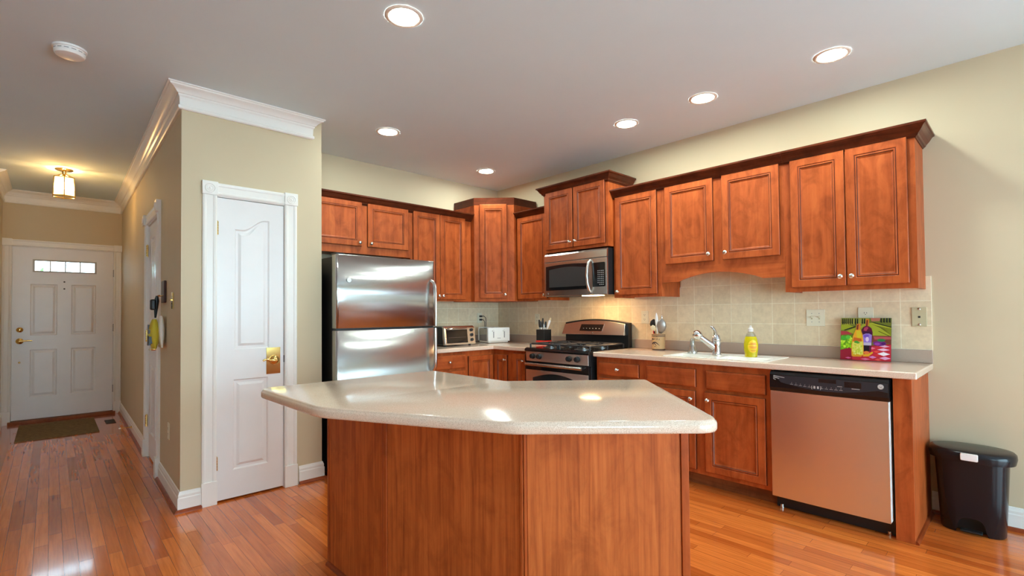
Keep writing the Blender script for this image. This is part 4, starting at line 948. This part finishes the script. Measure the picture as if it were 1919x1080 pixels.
# key rack with a hanging pouch
f = FW(4.36)
t = thing('key_rack', 'dark wooden key rack on the hallway wall', 'rack', f(0, 0, 1.45))
M['dkwood'] = mat('dark_walnut', S(62, 28, 24), 0.4)
MB().fbox(f, -0.10, 0.035, 0.0008, 0.016, 1.345, 1.508).build('board', 'dkwood', t, 0.004)
for k in range(3): MB().tube([f(-0.075+k*0.042, 0.014, 1.400), f(-0.075+k*0.042, 0.034, 1.392), f(-0.075+k*0.042, 0.040, 1.402)], 0.003, 8).build('hook', 'brass', t, smooth=True)
t = thing('hanging_pouch', 'yellow, white and black pouch hanging from the key rack', 'pouch', f(-0.05, 0.04, 1.15))
MB().tube([f(-0.075, 0.043, 1.398), f(-0.080, 0.046, 1.36), f(-0.075, 0.050, 1.30), f(-0.06, 0.055, 1.235)], [0.008, 0.016, 0.012, 0.006], 10, flat=0.5).build('strap', 'black', t, smooth=True)
MB().fbox(f, -0.105, -0.06, 0.050, 0.085, 1.292, 1.372).build('leather_tab', 'black', t, 0.01)
M['yellow'] = mat('yellow_fabric', S(206, 186, 50), 0.5)
def pouch(u0, u1, d0, d1, z0, z1, material, name):
    m = MB(); rows = []
    for k in range(9):
        s = k/8; w_ = math.sin(PI*(0.12+0.76*s)); taper = 1-0.45*s**2
        cu, cd = (u0+u1)/2, (d0+d1)/2
        rows.append([f(cu+(u1-u0)/2*taper*math.cos(2*PI*i/20), cd+(d1-d0)/2*w_*math.sin(2*PI*i/20), z0+(z1-z0)*s) for i in range(20)])
    return m.loft(rows).build(name, material, t, smooth=True)
pouch(-0.12, 0.055, 0.030, 0.100, 1.015, 1.225, 'yellow', 'body')
pouch(-0.10, 0.075, 0.004, 0.050, 1.020, 1.250, 'wplas', 'white_flap')
m = MB()
for (a, b, z0, z1) in ((-0.075, -0.015, 1.035, 1.105), (-0.030, 0.010, 1.120, 1.150), (-0.060, -0.030, 1.125, 1.185), (0.0, 0.03, 1.05, 1.10)): m.fbox(f, a, b, 0.070, 0.1015, z0, z1)
m.build('printed_patch', 'black', t)
def cover_plate(fr, u, z, d, label, name, cat, w_=0.07, h_=0.115, kind='outlet', material='plate', group=None):
    t = thing(name, label, cat, fr(u, d, z), group=group)
    MB().fbox(fr, u-w_/2, u+w_/2, d+0.0004, d+0.006, z-h_/2, z+h_/2).build('plate', material, t, 0.0025)
    if kind == 'outlet':
        for s in (0.020, -0.020):
            r_ = MB().prism(round_poly(rect(u-0.016, u+0.016, z+s-0.0145, z+s+0.0145), 0.011, 4), lambda p, q, k: fr(p, k, q), d+0.005, d+0.0075).build('receptacle', material, t)
            m = MB().fbox(fr, u-0.008, u-0.005, d+0.007, d+0.0079, z+s-0.001, z+s+0.007).fbox(fr, u+0.005, u+0.008, d+0.007, d+0.0079, z+s-0.001, z+s+0.007)
            m.lathe([(0.0026, 0), (0.0026, 0.0008)], fr(u, d+0.0071, z+s-0.007), fr(0, 1, 0)-fr(0, 0, 0), 10); m.build('slots', 'slot', r_)
    elif kind == 'switch':
        for uu in ((-0.023, 0.023) if w_ > 0.1 else (0,)):
            MB().fbox(fr, u+uu-0.005, u+uu+0.005, d+0.005, d+0.0068, z-0.012, z+0.012).build('toggle_slot', 'almond', t)
            MB().fbox(fr, u+uu-0.0035, u+uu+0.0035, d+0.006, d+0.016, z+0.001, z+0.010).build('toggle', material, t, 0.001)
            for s in (0.030, -0.030): MB().lathe([(0.003, 0), (0.003, 0.0012)], fr(u+uu, d+0.006, z+s), fr(0, 1, 0)-fr(0, 0, 0), 10).build('screw', 'grey', t)
    elif kind == 'phone':
        MB().fbox(fr, u-0.006, u+0.006, d+0.006, d+0.0075, z-0.006, z+0.006).build('jack', 'slot', t)
        for s in (0.049, -0.049): MB().lathe([(0.0075, 0), (0.0075, 0.003), (0.004, 0.005)], fr(u, d+0.006, z+s), fr(0, 1, 0)-fr(0, 0, 0), 12).build('mounting_stud', 'nickel', t)
    return t
cover_plate(FW(4.04), 0, 1.352, 0, 'brass coloured switch plate on the hallway wall by the corner', 'light_switch', 'switch', kind='switch', material='brass')
cover_plate(FW(4.175), 0, 0.438, 0, 'ivory outlet low on the hallway wall', 'wall_outlet', 'outlet')
TS = 0.008                                        # tile thickness
cover_plate(FS, yy(2.412), 1.196, TS, 'ivory outlet on the tiles between range and utensil crock', 'wall_outlet', 'outlet')
cover_plate(FS, yy(1.043), 1.194, TS, 'ivory double light switch on the tiles right of the soap', 'light_switch', 'switch', 0.116, 0.118, 'switch')
cover_plate(FS, yy(0.750), 1.204, TS, 'ivory outlet above the painted glass board', 'wall_outlet', 'outlet', 0.085, 0.118)
cover_plate(FS, yy(0.474), 1.200, TS, 'almond phone jack plate at the end of the tiles', 'phone_jack_plate', 'wall plate', 0.074, 0.120, 'phone', 'almond')
cover_plate(FS, yy(3.768), 1.175, TS, 'ivory outlet behind the knife block', 'wall_outlet', 'outlet')
cover_plate(FF, 3.650, 1.190, TS, 'ivory outlet with two black plugs above the toaster', 'wall_outlet', 'outlet')

# ------------------------------------------------------------------ things on the counters
# toaster oven
t = thing('toaster_oven', 'black and steel toaster oven beside the fridge', 'toaster oven', (2.95, 4.2, ZK))
TX0, TX1, TYF, TYB, TZ0, TZ1 = 2.832, 3.217, 3.965, 4.300, ZK+0.016, ZK+0.205
MB().box(TX0, TX1, TYF+0.03, TYB, TZ0, TZ1-0.006).build('body', 'black', t, 0.012)
pr = [(TYF+0.034, TZ0), (TYF, TZ0+0.002), (TYF-0.002, TZ0+0.02), (TYF+0.018, TZ1-0.018), (TYF+0.045, TZ1), (TYF+0.06, TZ1)]
MB().prism(pr, lambda p, q, u: (u, p, q), TX0, TX1).build('front_bezel', 'nickel', t, 0.003)
sl = lambda u, z, k: (u, TYF-0.002+(z-TZ0-0.02)/(TZ1-TZ0-0.038)*0.020-k, z)
gl = [(TX0+0.022, TZ0+0.018), (TX0+0.285, TZ0+0.018), (TX0+0.285, TZ1-0.022), (TX0+0.022, TZ1-0.022)]
w_ = MB().loft([[sl(p, q, -0.002) for p, q in gl], [sl(p, q, 0.002) for p, q in gl]]).build('door_window', 'blackg', t)
for zz in (TZ0+0.075,): MB().tube([sl(TX0+0.045, zz, 0.003), sl(TX0+0.26, zz, 0.003)], 0.0015, 6).build('rack_rod', 'nickel', w_)
MB().tube([sl(TX0+0.03, TZ1-0.030, 0.004), sl(TX0+0.045, TZ1-0.030, 0.024), sl(TX0+0.262, TZ1-0.030, 0.024), sl(TX0+0.277, TZ1-0.030, 0.004)], 0.007, 10).build('door_handle', 'chrome', w_, smooth=True)
for zz in (TZ0+0.045, TZ0+0.095, TZ0+0.145): MB().lathe([(0.017, 0), (0.017, 0.010), (0.013, 0.016), (0.010, 0.017)], sl(TX1-0.045, zz, 0.0), (0, -1, 0.12), 20).build('dial', 'black', t, smooth=True)
for x in (TX0+0.04, TX1-0.04):
    for y in (TYF+0.05, TYB-0.04): MB().cyl((x, y, ZK), (x, y, TZ0+0.004), 0.014, 0.012, 12).build('foot', 'black', t)
# toaster: mirrored sides and white ends
a = math.radians(58)
t = thing('toaster', 'toaster with mirrored side, its dark reflection coloured in, and white end, in the counter corner', 'toaster', (3.655, 4.185, ZK), math.radians(72.6))
m = LB(); m.prism(round_poly([(-0.125, 0.022), (0.125, 0.022), (0.125, 0.165), (-0.125, 0.165)], [0.004, 0.004, 0.02, 0.02], 4), lambda p, q, u: (u, p, q), -0.125, 0.115)
m.v = [Vector((q.x, q.y, q.z)) for q in m.v]
m.build('shell', 'smoke', t)
LB().box(-0.135, 0.125, -0.120, 0.120, 0.004, 0.026).build('base', 'wplas', t, bevel=0.004)
for (x0_, x1_) in ((-0.158, -0.122), (0.112, 0.140)):
    LB().prism(round_poly([(-0.132, 0.020), (0.132, 0.020), (0.132, 0.172), (-0.132, 0.172)], [0.006, 0.006, 0.012, 0.012], 5), lambda p, q, u: (u, p, q), x0_, x1_).build('end_cap', 'wplas', t, bevel=0.005)
for y in (-0.075, 0.055):
    LB().box(-0.1595, -0.158, y+0.004, y+0.016, 0.060, 0.145).build('lever_slot', 'grey', t)
    LB().box(-0.176, -0.158, y-0.008, y+0.028, 0.128, 0.142).build('lever', 'wplas', t, bevel=0.003)
LB().box(-0.1592, -0.158, -0.020, 0.020, 0.052, 0.058).build('name_strip', 'grey', t)
for y in (-0.085, -0.030, 0.025, 0.08): LB().box(-0.09, 0.09, y-0.012, y+0.012, 0.1645, 0.1658).build('bread_slot', 'slot', t)
# cords
def cord(pts, label):
    r = thing('power_cord', label, 'cord', pts[0], group='black power cords')
    MB().tube([(p[0], p[1], p[2]) for p in pts], 0.0035, 8).build('cable', 'black', r, smooth=True)
    q = Vector(pts[0]); MB().box(q.x-0.012, q.x+0.012, q.y-0.014, q.y+0.016, q.z-0.010, q.z+0.010).build('plug', 'black', r, 0.004)
oy = YF-TS-0.026
cord([(3.650, oy, 1.210), (3.672, oy-0.030, 1.212), (3.692, oy-0.040, 1.190), (3.696, oy-0.040, 1.120), (3.682, oy-0.040, 1.03), (3.664, oy-0.030, 0.96), (3.650, oy-0.03, ZK+0.012), (3.600, oy-0.03, ZK+0.005)], 'black cord hanging from the upper plug behind the toaster')
cord([(3.650, oy, 1.170), (3.668, oy-0.026, 1.168), (3.681, oy-0.032, 1.145), (3.683, oy-0.030, 1.080), (3.672, oy-0.026, 1.00), (3.640, oy-0.02, ZK+0.010), (3.50, oy-0.03, ZK+0.005), (3.34, oy-0.06, ZK+0.005)], 'black cord hanging from the lower plug behind the toaster')
# knife block
t = thing('knife_block', 'black knife block with a red band near the range', 'knife block', (3.735, 3.478, ZK), 0.0)
LB().box(-0.056, 0.056, -0.056, 0.056, 0.030, 0.158).build('block', 'black', t, bevel=0.004)
LB().add([(-0.058, -0.058, 0.0), (0.058, -0.058, 0.0), (0.058, 0.058, 0.0), (-0.058, 0.058, 0.0), (-0.058, -0.058, 0.045), (0.058, -0.058, 0.045), (0.058, 0.058, 0.062), (-0.058, 0.058, 0.045)],
         [(0, 3, 2, 1), (4, 5, 6, 7), (0, 1, 5, 4), (1, 2, 6, 5), (2, 3, 7, 6), (3, 0, 4, 7)]).build('red_band', 'red', t)
KL = Vector((3.735, 3.478, ZK))
def knife(dx, dy, lean, hl, material, label, name='kitchen_knife', r=0.012):
    p0 = KL+Vector((dx, dy, 0.1585)); d_ = Vector((lean[0], lean[1], 1)).normalized()
    r_ = thing(name, label, 'knife' if 'knife' in name else 'utensil', p0, group='knives in the block' if 'knife' in name else None)
    MB().tube([p0, p0+d_*0.02], 0.007, 8).build('bolster', 'nickel', r_)
    MB().tube([p0+d_*0.018, p0+d_*hl*0.35, p0+d_*hl*0.7, p0+d_*hl], [r*0.8, r, r*1.05, r*0.8], 12, flat=0.7).build('handle', material, r_, smooth=True)
knife(0.012, 0.022, (0.05, 0.05), 0.115, 'black', 'black handled knife tallest in the knife block')
knife(-0.014, 0.040, (0.02, 0.12), 0.100, 'black', 'black handled knife at the far corner of the knife block')
knife(-0.030, 0.010, (-0.02, 0.02), 0.085, 'black', 'short black handled knife at the left of the knife block')
knife(0.030, 0.002, (0.04, -0.02), 0.080, 'black', 'black handled knife in the middle of the knife block')
M['grey2'] = mat('steel_grey_handle', S(160, 160, 160), 0.3, 0.6)
knife(-0.006, -0.010, (0.0, 0.0), 0.055, 'grey2', 'short grey handled knife at the front of the knife block')
M['cream'] = mat('cream_handle', S(236, 214, 170), 0.4)
p0 = KL+Vector((0.020, -0.030, 0.1585)); d_ = Vector((0.12, -0.30, 1)).normalized()
t = thing('kitchen_scissors', 'white handled kitchen scissors leaning out of the knife block', 'scissors', p0)
MB().tube([p0, p0+d_*0.04, p0+d_*0.085, p0+d_*0.108], [0.007, 0.013, 0.016, 0.010], 12, flat=0.7).build('handle', 'wplas', t, smooth=True)
MB().tube([p0+d_*0.098, p0+d_*0.118, p0+d_*0.126], [0.012, 0.013, 0.006], 12, flat=0.7).build('handle_tip', 'cream', t, smooth=True)
# utensil crock
CX, CY = 3.835, 2.215
t = thing('utensil_crock', 'tan stoneware crock with dark brushed leaf pattern', 'crock', (CX, CY, ZK))
M['stone'] = painted('tan_stoneware', S(206, 172, 126), 0.35, 0.05, 12)
M['ink'] = mat('dark_blue_brushwork', S(44, 34, 46), 0.4)
M['brown'] = mat('brown_glaze', S(92, 66, 52), 0.35)
RC = 0.056
MB().lathe([(RC*0.98, 0.006), (RC, 0.012), (RC, 0.128), (RC*1.02, 0.140), (RC*0.94, 0.142), (RC*0.90, 0.13), (RC*0.88, 0.03), (0.002, 0.028)], (CX, CY, ZK), (0, 0, 1), 32, cap0=True).build('body', 'stone', t, smooth=True, sharp=0.9)
MB().lathe([(RC*0.97, 0), (RC*1.004, 0.001), (RC*1.004, 0.012), (RC*0.97, 0.013)], (CX, CY, ZK), (0, 0, 1), 32).build('foot_band', 'brown', t, smooth=True, sharp=0.6)
for z in (0.121, 0.133): MB().lathe([(RC*0.99, z-0.004), (RC*1.012, z-0.003), (RC*1.014, z+0.003), (RC*0.99, z+0.004)], (CX, CY, ZK), (0, 0, 1), 32, cap0=False, cap1=False).build('glaze_band', 'brown', t, smooth=True)
fa = math.atan2(-CY, -CX)                         # direction to the viewer
def stroke(a0, z0, a1, z1, w_):
    m = MB(); n = 8; up_, dn_ = [], []
    for i in range(n+1):
        s = i/n; a = fa+a0+(a1-a0)*s; z = z0+(z1-z0)*s+0.014*math.sin(PI*s); h_ = w_*math.sin(PI*(0.08+0.84*s))
        up_.append((CX+RC*1.006*math.cos(a), CY+RC*1.006*math.sin(a), ZK+z+h_)); dn_.append((CX+RC*1.006*math.cos(a), CY+RC*1.006*math.sin(a), ZK+z-h_))
    m.loft([up_, dn_], cap0=False, cap1=False, closed=False); return m
m = MB()
for (a0, z0, a1, z1, w_) in ((-1.3, 0.050, -0.75, 0.040, 0.006), (-1.2, 0.060, -0.30, 0.038, 0.006), (-1.0, 0.066, 0.15, 0.040, 0.005), (-1.35, 0.078, -0.70, 0.090, 0.007), (-0.7, 0.086, -0.45, 0.088, 0.004), (-0.35, 0.086, -0.10, 0.086, 0.004), (0.0, 0.084, 0.2, 0.082, 0.003), (-0.9, 0.104, -0.6, 0.108, 0.002), (-0.4, 0.106, -0.1, 0.104, 0.002), (-0.8, 0.022, -0.3, 0.020, 0.002)):
    s_ = stroke(a0, z0, a1, z1, w_); k = len(m.v); m.v += s_.v; m.f += [tuple(k+i for i in q) for q in s_.f]; m.m += s_.m
m.build('leaf_pattern', 'ink', t)
def utensil(name, label, cat, base_, tip, parts):
    r_ = thing(name, label, cat, base_, group='utensils in the crock'); parts(r_, Vector(base_), Vector(tip)); return r_
cb = Vector((CX, CY, ZK+0.032))
def spoon(head_mat, w_, l_, flat, stick_mat=None, rise=0.0):
    def fn(r_, b, tp):
        d_ = (tp-b).normalized()
        MB().tube([b, tp-d_*l_*0.8], 0.005, 8).build('stem', stick_mat or head_mat, r_, smooth=True)
        MB().tube([tp-d_*l_, tp-d_*l_*0.8, tp-d_*l_*0.5, tp-d_*l_*0.2, tp], [w_*0.25, w_*0.75, w_, w_*0.8, w_*0.15], 16, flat=flat, upv=(0.5, -0.85, 0.1)).build('head', head_mat, r_, smooth=True)
    return fn
M['pewter'] = mat('grey_steel_ladle', (0.36, 0.31, 0.27), 0.3, 0.7)
utensil('black_spoon', 'black slotted spoon standing in the utensil crock', 'spoon', cb+Vector((-0.01, 0.02, 0)), cb+Vector((0.0, 0.045, 0.235)), spoon('black', 0.035, 0.085, 0.25))
utensil('white_spatula', 'white handled spatula standing tallest in the utensil crock', 'spatula', cb+Vector((-0.02, -0.005, 0)), cb+Vector((-0.028, 0.002, 0.292)), spoon('wplas', 0.013, 0.14, 0.5))
utensil('steel_ladle', 'large grey steel ladle in the utensil crock', 'ladle', cb+Vector((0.0, -0.01, 0)), cb+Vector((-0.008, -0.040, 0.238)), spoon('pewter', 0.043, 0.125, 0.35))
utensil('cream_scraper', 'cream spatula with red handle in the utensil crock', 'spatula', cb+Vector((-0.03, 0.012, 0)), cb+Vector((-0.042, 0.030, 0.185)), spoon('cream', 0.024, 0.055, 0.3, 'red'))
utensil('steel_utensil', 'steel handled utensil at the back of the crock', 'utensil', cb+Vector((0.015, -0.015, 0)), cb+Vector((0.03, -0.018, 0.275)), spoon('nickel', 0.008, 0.05, 0.8))
# upturned glass on the sink rim, soap bottle
GXX, GYY = 3.62, 1.800
t = thing('drinking_glass', 'upturned clear glass on the sink left of the faucet', 'glass', (GXX, GYY, ZK+0.005))
MB().lathe([(0.036, 0.0), (0.037, 0.004), (0.036, 0.025), (0.024, 0.045), (0.020, 0.075), (0.019, 0.115), (0.017, 0.118), (0.015, 0.112), (0.017, 0.075), (0.021, 0.046), (0.033, 0.025), (0.034, 0.002)], (GXX, GYY, ZK+0.005), (0, 0, 1), 28, cap0=False, cap1=False).build('bowl', 'tumbler', t, smooth=True)
BX, BY = 3.615, 1.363; BZ = ZK+0.005
M['soap'] = mat('yellow_dish_soap', S(196, 178, 8), 0.15)
M['soaplabel'] = mat('orange_label', S(240, 196, 40), 0.4)
t = thing('soap_bottle', 'clear bottle of yellow dish soap on the sink', 'bottle', (BX, BY, BZ), math.radians(25))
KS = 1.14                                          # bottle scale
class LB(LB):
    def build(s, *a, **k):
        s.v = [q*KS for q in s.v]; return super().build(*a, **k)
LB().lathe([(0.030, 0.0), (0.036, 0.004), (0.035, 0.018), (0.040, 0.045), (0.041, 0.080), (0.036, 0.110), (0.030, 0.128)], (0, 0, 0), (0, 0, 1), 28, sx=0.7, sy=1.0).build('soap_body', 'soap', t, smooth=True)
LB().lathe([(0.0302, 0.128), (0.026, 0.140), (0.018, 0.154), (0.012, 0.162)], (0, 0, 0), (0, 0, 1), 28, sx=0.7, sy=1.0, cap0=False, cap1=False).build('clear_shoulder', 'tumbler', t, smooth=True)
M['capc'] = mat('pale_cap', S(214, 206, 200), 0.3)
LB().lathe([(0.016, 0.158), (0.016, 0.176), (0.012, 0.180), (0.007, 0.184), (0.006, 0.194), (0.002, 0.196)], (0, 0, 0), (0, 0, 1), 20).build('cap', 'capc', t, smooth=True)
m = LB(); rows = []
for i in range(13):
    s = i/12; z = 0.026+0.082*s; hw = 0.75*math.sqrt(max(0, 1-(2*s-1)**2)); rz = 0.0412-0.004*abs(2*s-1)
    rows.append([(0.7*1.02*rz*math.cos(PI+0.25+hw*(2*k/10-1)), 1.02*rz*math.sin(PI+0.25+hw*(2*k/10-1)), z) for k in range(11)])
lb = m.loft(rows, cap0=False, cap1=False, closed=False).build('label', 'soaplabel', t, smooth=True)
m = LB(); M['orange'] = mat('orange_print', S(226, 120, 40), 0.4)
for z, hw in ((0.086, 0.35), (0.078, 0.42), (0.064, 0.5), (0.056, 0.4), (0.040, 0.3)):
    m.loft([[(0.7*1.05*0.041*math.cos(PI+0.25+hw*(2*k/6-1)), 1.05*0.041*math.sin(PI+0.25+hw*(2*k/6-1)), zz) for k in range(7)] for zz in (z, z+0.004)], cap0=False, cap1=False, closed=False)
m.build('label_print', 'orange', lb)

# painted glass cutting board
t = thing('glass_cutting_board', 'glass board painted with two wine bottles and grapes, leaning on the tiles', 'cutting board', (3.86, 0.745, ZK))
bw, bh = 0.274, 0.282; th_ = math.radians(10.5); b0 = Vector((3.868, 0.882, ZK+0.001))
bu = Vector((0, -1, 0)); bv = Vector((math.sin(th_), 0, math.cos(th_))); bn = Vector((-math.cos(th_), 0, math.sin(th_)))
def BP(px, py, k): return b0+bu*(bw*(px-165)/930)+bv*(bh*(1-(py-178)/780))+bn*k
M['gb'] = mat('board_glass', S(60, 70, 50), 0.08)
m = MB(); c4 = [(165, 178), (1095, 178), (1095, 958), (165, 958)]
m.loft([[BP(x, y, 0) for x, y in c4], [BP(x, y, 0.005) for x, y in c4]]); m.build('board', 'gb', t)
pcol = {}
def pm(rgb):
    if rgb not in pcol: pcol[rgb] = mat('board_paint', S(*rgb), 0.12)
    return pcol[rgb]
art = MB(); amats = []; lay = [0]
def poly(rgb, pts_):
    if pm(rgb) not in amats: amats.append(pm(rgb))
    lay[0] += 1
    art.add([BP(min(1093, max(167, x)), min(956, max(180, y)), 0.0052+lay[0]*0.00003) for x, y in pts_], [tuple(range(len(pts_)))], amats.index(pm(rgb)))
def blob(rgb, cx, cy, rx, ry, n=14): poly(rgb, [(cx+rx*math.cos(2*PI*i/n), cy+ry*math.sin(2*PI*i/n)) for i in range(n)])
poly((110, 116, 40), c4)
poly((150, 150, 60), [(165, 178), (700, 178), (700, 300), (165, 300)])
for x in (185, 215, 250, 290, 330, 370, 430, 470, 560, 600): poly((30, 38, 26), [(x, 190), (x+22, 190), (x+26, 290+(x % 40)), (x-4, 280)])
poly((180, 110, 90), [(720, 180), (900, 180), (880, 235), (740, 240)])
for x in (900, 950, 1000, 1050): poly((34, 40, 30), [(x, 180), (x+26, 180), (x+30, 265), (x-4, 255)])
poly((150, 160, 40), [(165, 310), (300, 300), (430, 345), (300, 390), (165, 410)])
poly((30, 34, 18), [(230, 400), (440, 330), (440, 350), (240, 415)])
poly((160, 168, 46), [(270, 430), (440, 360), (640, 280), (760, 265), (1095, 350), (1095, 510), (700, 510), (430, 480)])
for i in range(9): poly((92, 96, 24), [(740+i*18, 300+i*4), (748+i*18, 298+i*4), (1095, 375+i*18), (1095, 384+i*18)] if i < 7 else [(760+i*14, 420), (770+i*14, 416), (960+i*14, 500), (944+i*14, 500)])
poly((26, 30, 16), [(720, 245), (800, 262), (1095, 335), (1095, 352), (800, 278)])
poly((170, 60, 64), [(165, 425), (300, 430), (390, 480), (165, 500)])
poly((120, 60, 50), [(760, 500), (1095, 500), (1095, 640), (760, 620)]); poly((178, 84, 84), [(780, 515), (1095, 520), (1095, 560), (800, 570)])
poly((150, 30, 50), [(165, 760), (400, 720), (1095, 640), (1095, 958), (165, 958)])
poly((196, 44, 60), [(380, 830), (760, 700), (1095, 660), (1095, 958), (400, 958)])
for (x, y, w_, h_, cc) in ((980, 690, 90, 22, (222, 170, 200)), (960, 750, 110, 26, (236, 190, 214)), (965, 825, 110, 36, (250, 240, 246)), (990, 900, 100, 30, (236, 170, 210)), (770, 890, 70, 24, (214, 130, 190)), (760, 730, 60, 20, (230, 120, 150)), (640, 930, 90, 20, (220, 110, 150)), (320, 920, 60, 16, (220, 100, 150)), (870, 930, 60, 20, (226, 90, 80)), (850, 850, 60, 22, (216, 50, 56)), (840, 790, 60, 18, (230, 80, 70))):
    poly(cc, [(x-w_, y), (x, y-h_), (x+w_, y), (x, y+h_)])
blob((110, 40, 120), 890, 640, 120, 45); blob((150, 60, 160), 850, 650, 50, 24); blob((80, 30, 100), 960, 640, 40, 24); blob((46, 120, 60), 920, 580, 75, 28)
poly((100, 150, 30), [(165, 510), (390, 510), (400, 560), (380, 720), (165, 780)])
random.seed(5)
for i in range(46): blob(random.choice([(170, 220, 40), (140, 200, 30), (200, 230, 70), (120, 180, 40)]), random.uniform(180, 370), random.uniform(530, 745), 22, 22, 9)
blob((70, 170, 50), 230, 560, 60, 45); blob((90, 190, 60), 310, 540, 45, 35)
# dark bottle
poly((200, 120, 40), [(640, 200), (700, 205), (690, 330), (630, 330)]); poly((90, 30, 30), [(650, 220), (672, 220), (668, 330), (645, 330)])
poly((90, 24, 50), [(560, 400), (590, 350), (640, 325), (700, 335), (745, 370), (765, 440), (765, 500), (740, 790), (590, 790), (560, 430)])
poly((170, 60, 90), [(610, 360), (660, 340), (690, 360), (650, 420), (600, 410)]); poly((60, 20, 60), [(570, 430), (740, 430), (750, 480), (580, 470)])
poly((150, 120, 200), [(585, 490), (640, 465), (700, 465), (752, 490), (745, 680), (590, 680)]); poly((120, 80, 190), [(600, 500), (650, 480), (700, 490), (690, 530), (610, 540)]); blob((226, 200, 230), 668, 570, 30, 44); poly((190, 180, 200), [(592, 630), (746, 630), (744, 680), (592, 680)])
poly((30, 16, 30), [(590, 685), (710, 685), (705, 790), (590, 790)])
# pale bottle
poly((210, 130, 40), [(470, 290), (540, 285), (540, 400), (455, 400)]); poly((120, 50, 40), [(478, 305), (505, 300), (498, 400), (465, 400)])
poly((224, 160, 40), [(450, 400), (545, 395), (580, 480), (600, 600), (610, 850), (560, 890), (420, 895), (385, 880), (375, 700), (400, 520)])
poly((214, 190, 40), [(460, 420), (540, 410), (560, 500), (540, 580), (480, 560)]); poly((200, 100, 40), [(420, 540), (560, 560), (575, 620), (400, 610)])
poly((220, 210, 90), [(395, 630), (590, 610), (595, 850), (540, 860), (390, 800)]); poly((80, 150, 50), [(430, 610), (480, 600), (540, 640), (500, 655), (430, 640)])
for i in range(34): blob(random.choice([(214, 214, 80), (190, 200, 60), (226, 220, 120)]), random.uniform(410, 580), random.uniform(670, 845), 16, 16, 8)
poly((230, 170, 40), [(600, 850), (700, 830), (770, 790), (775, 820), (700, 880), (600, 885)]); blob((230, 120, 60), 660, 815, 50, 30)
art.build('painted_picture', amats, t)
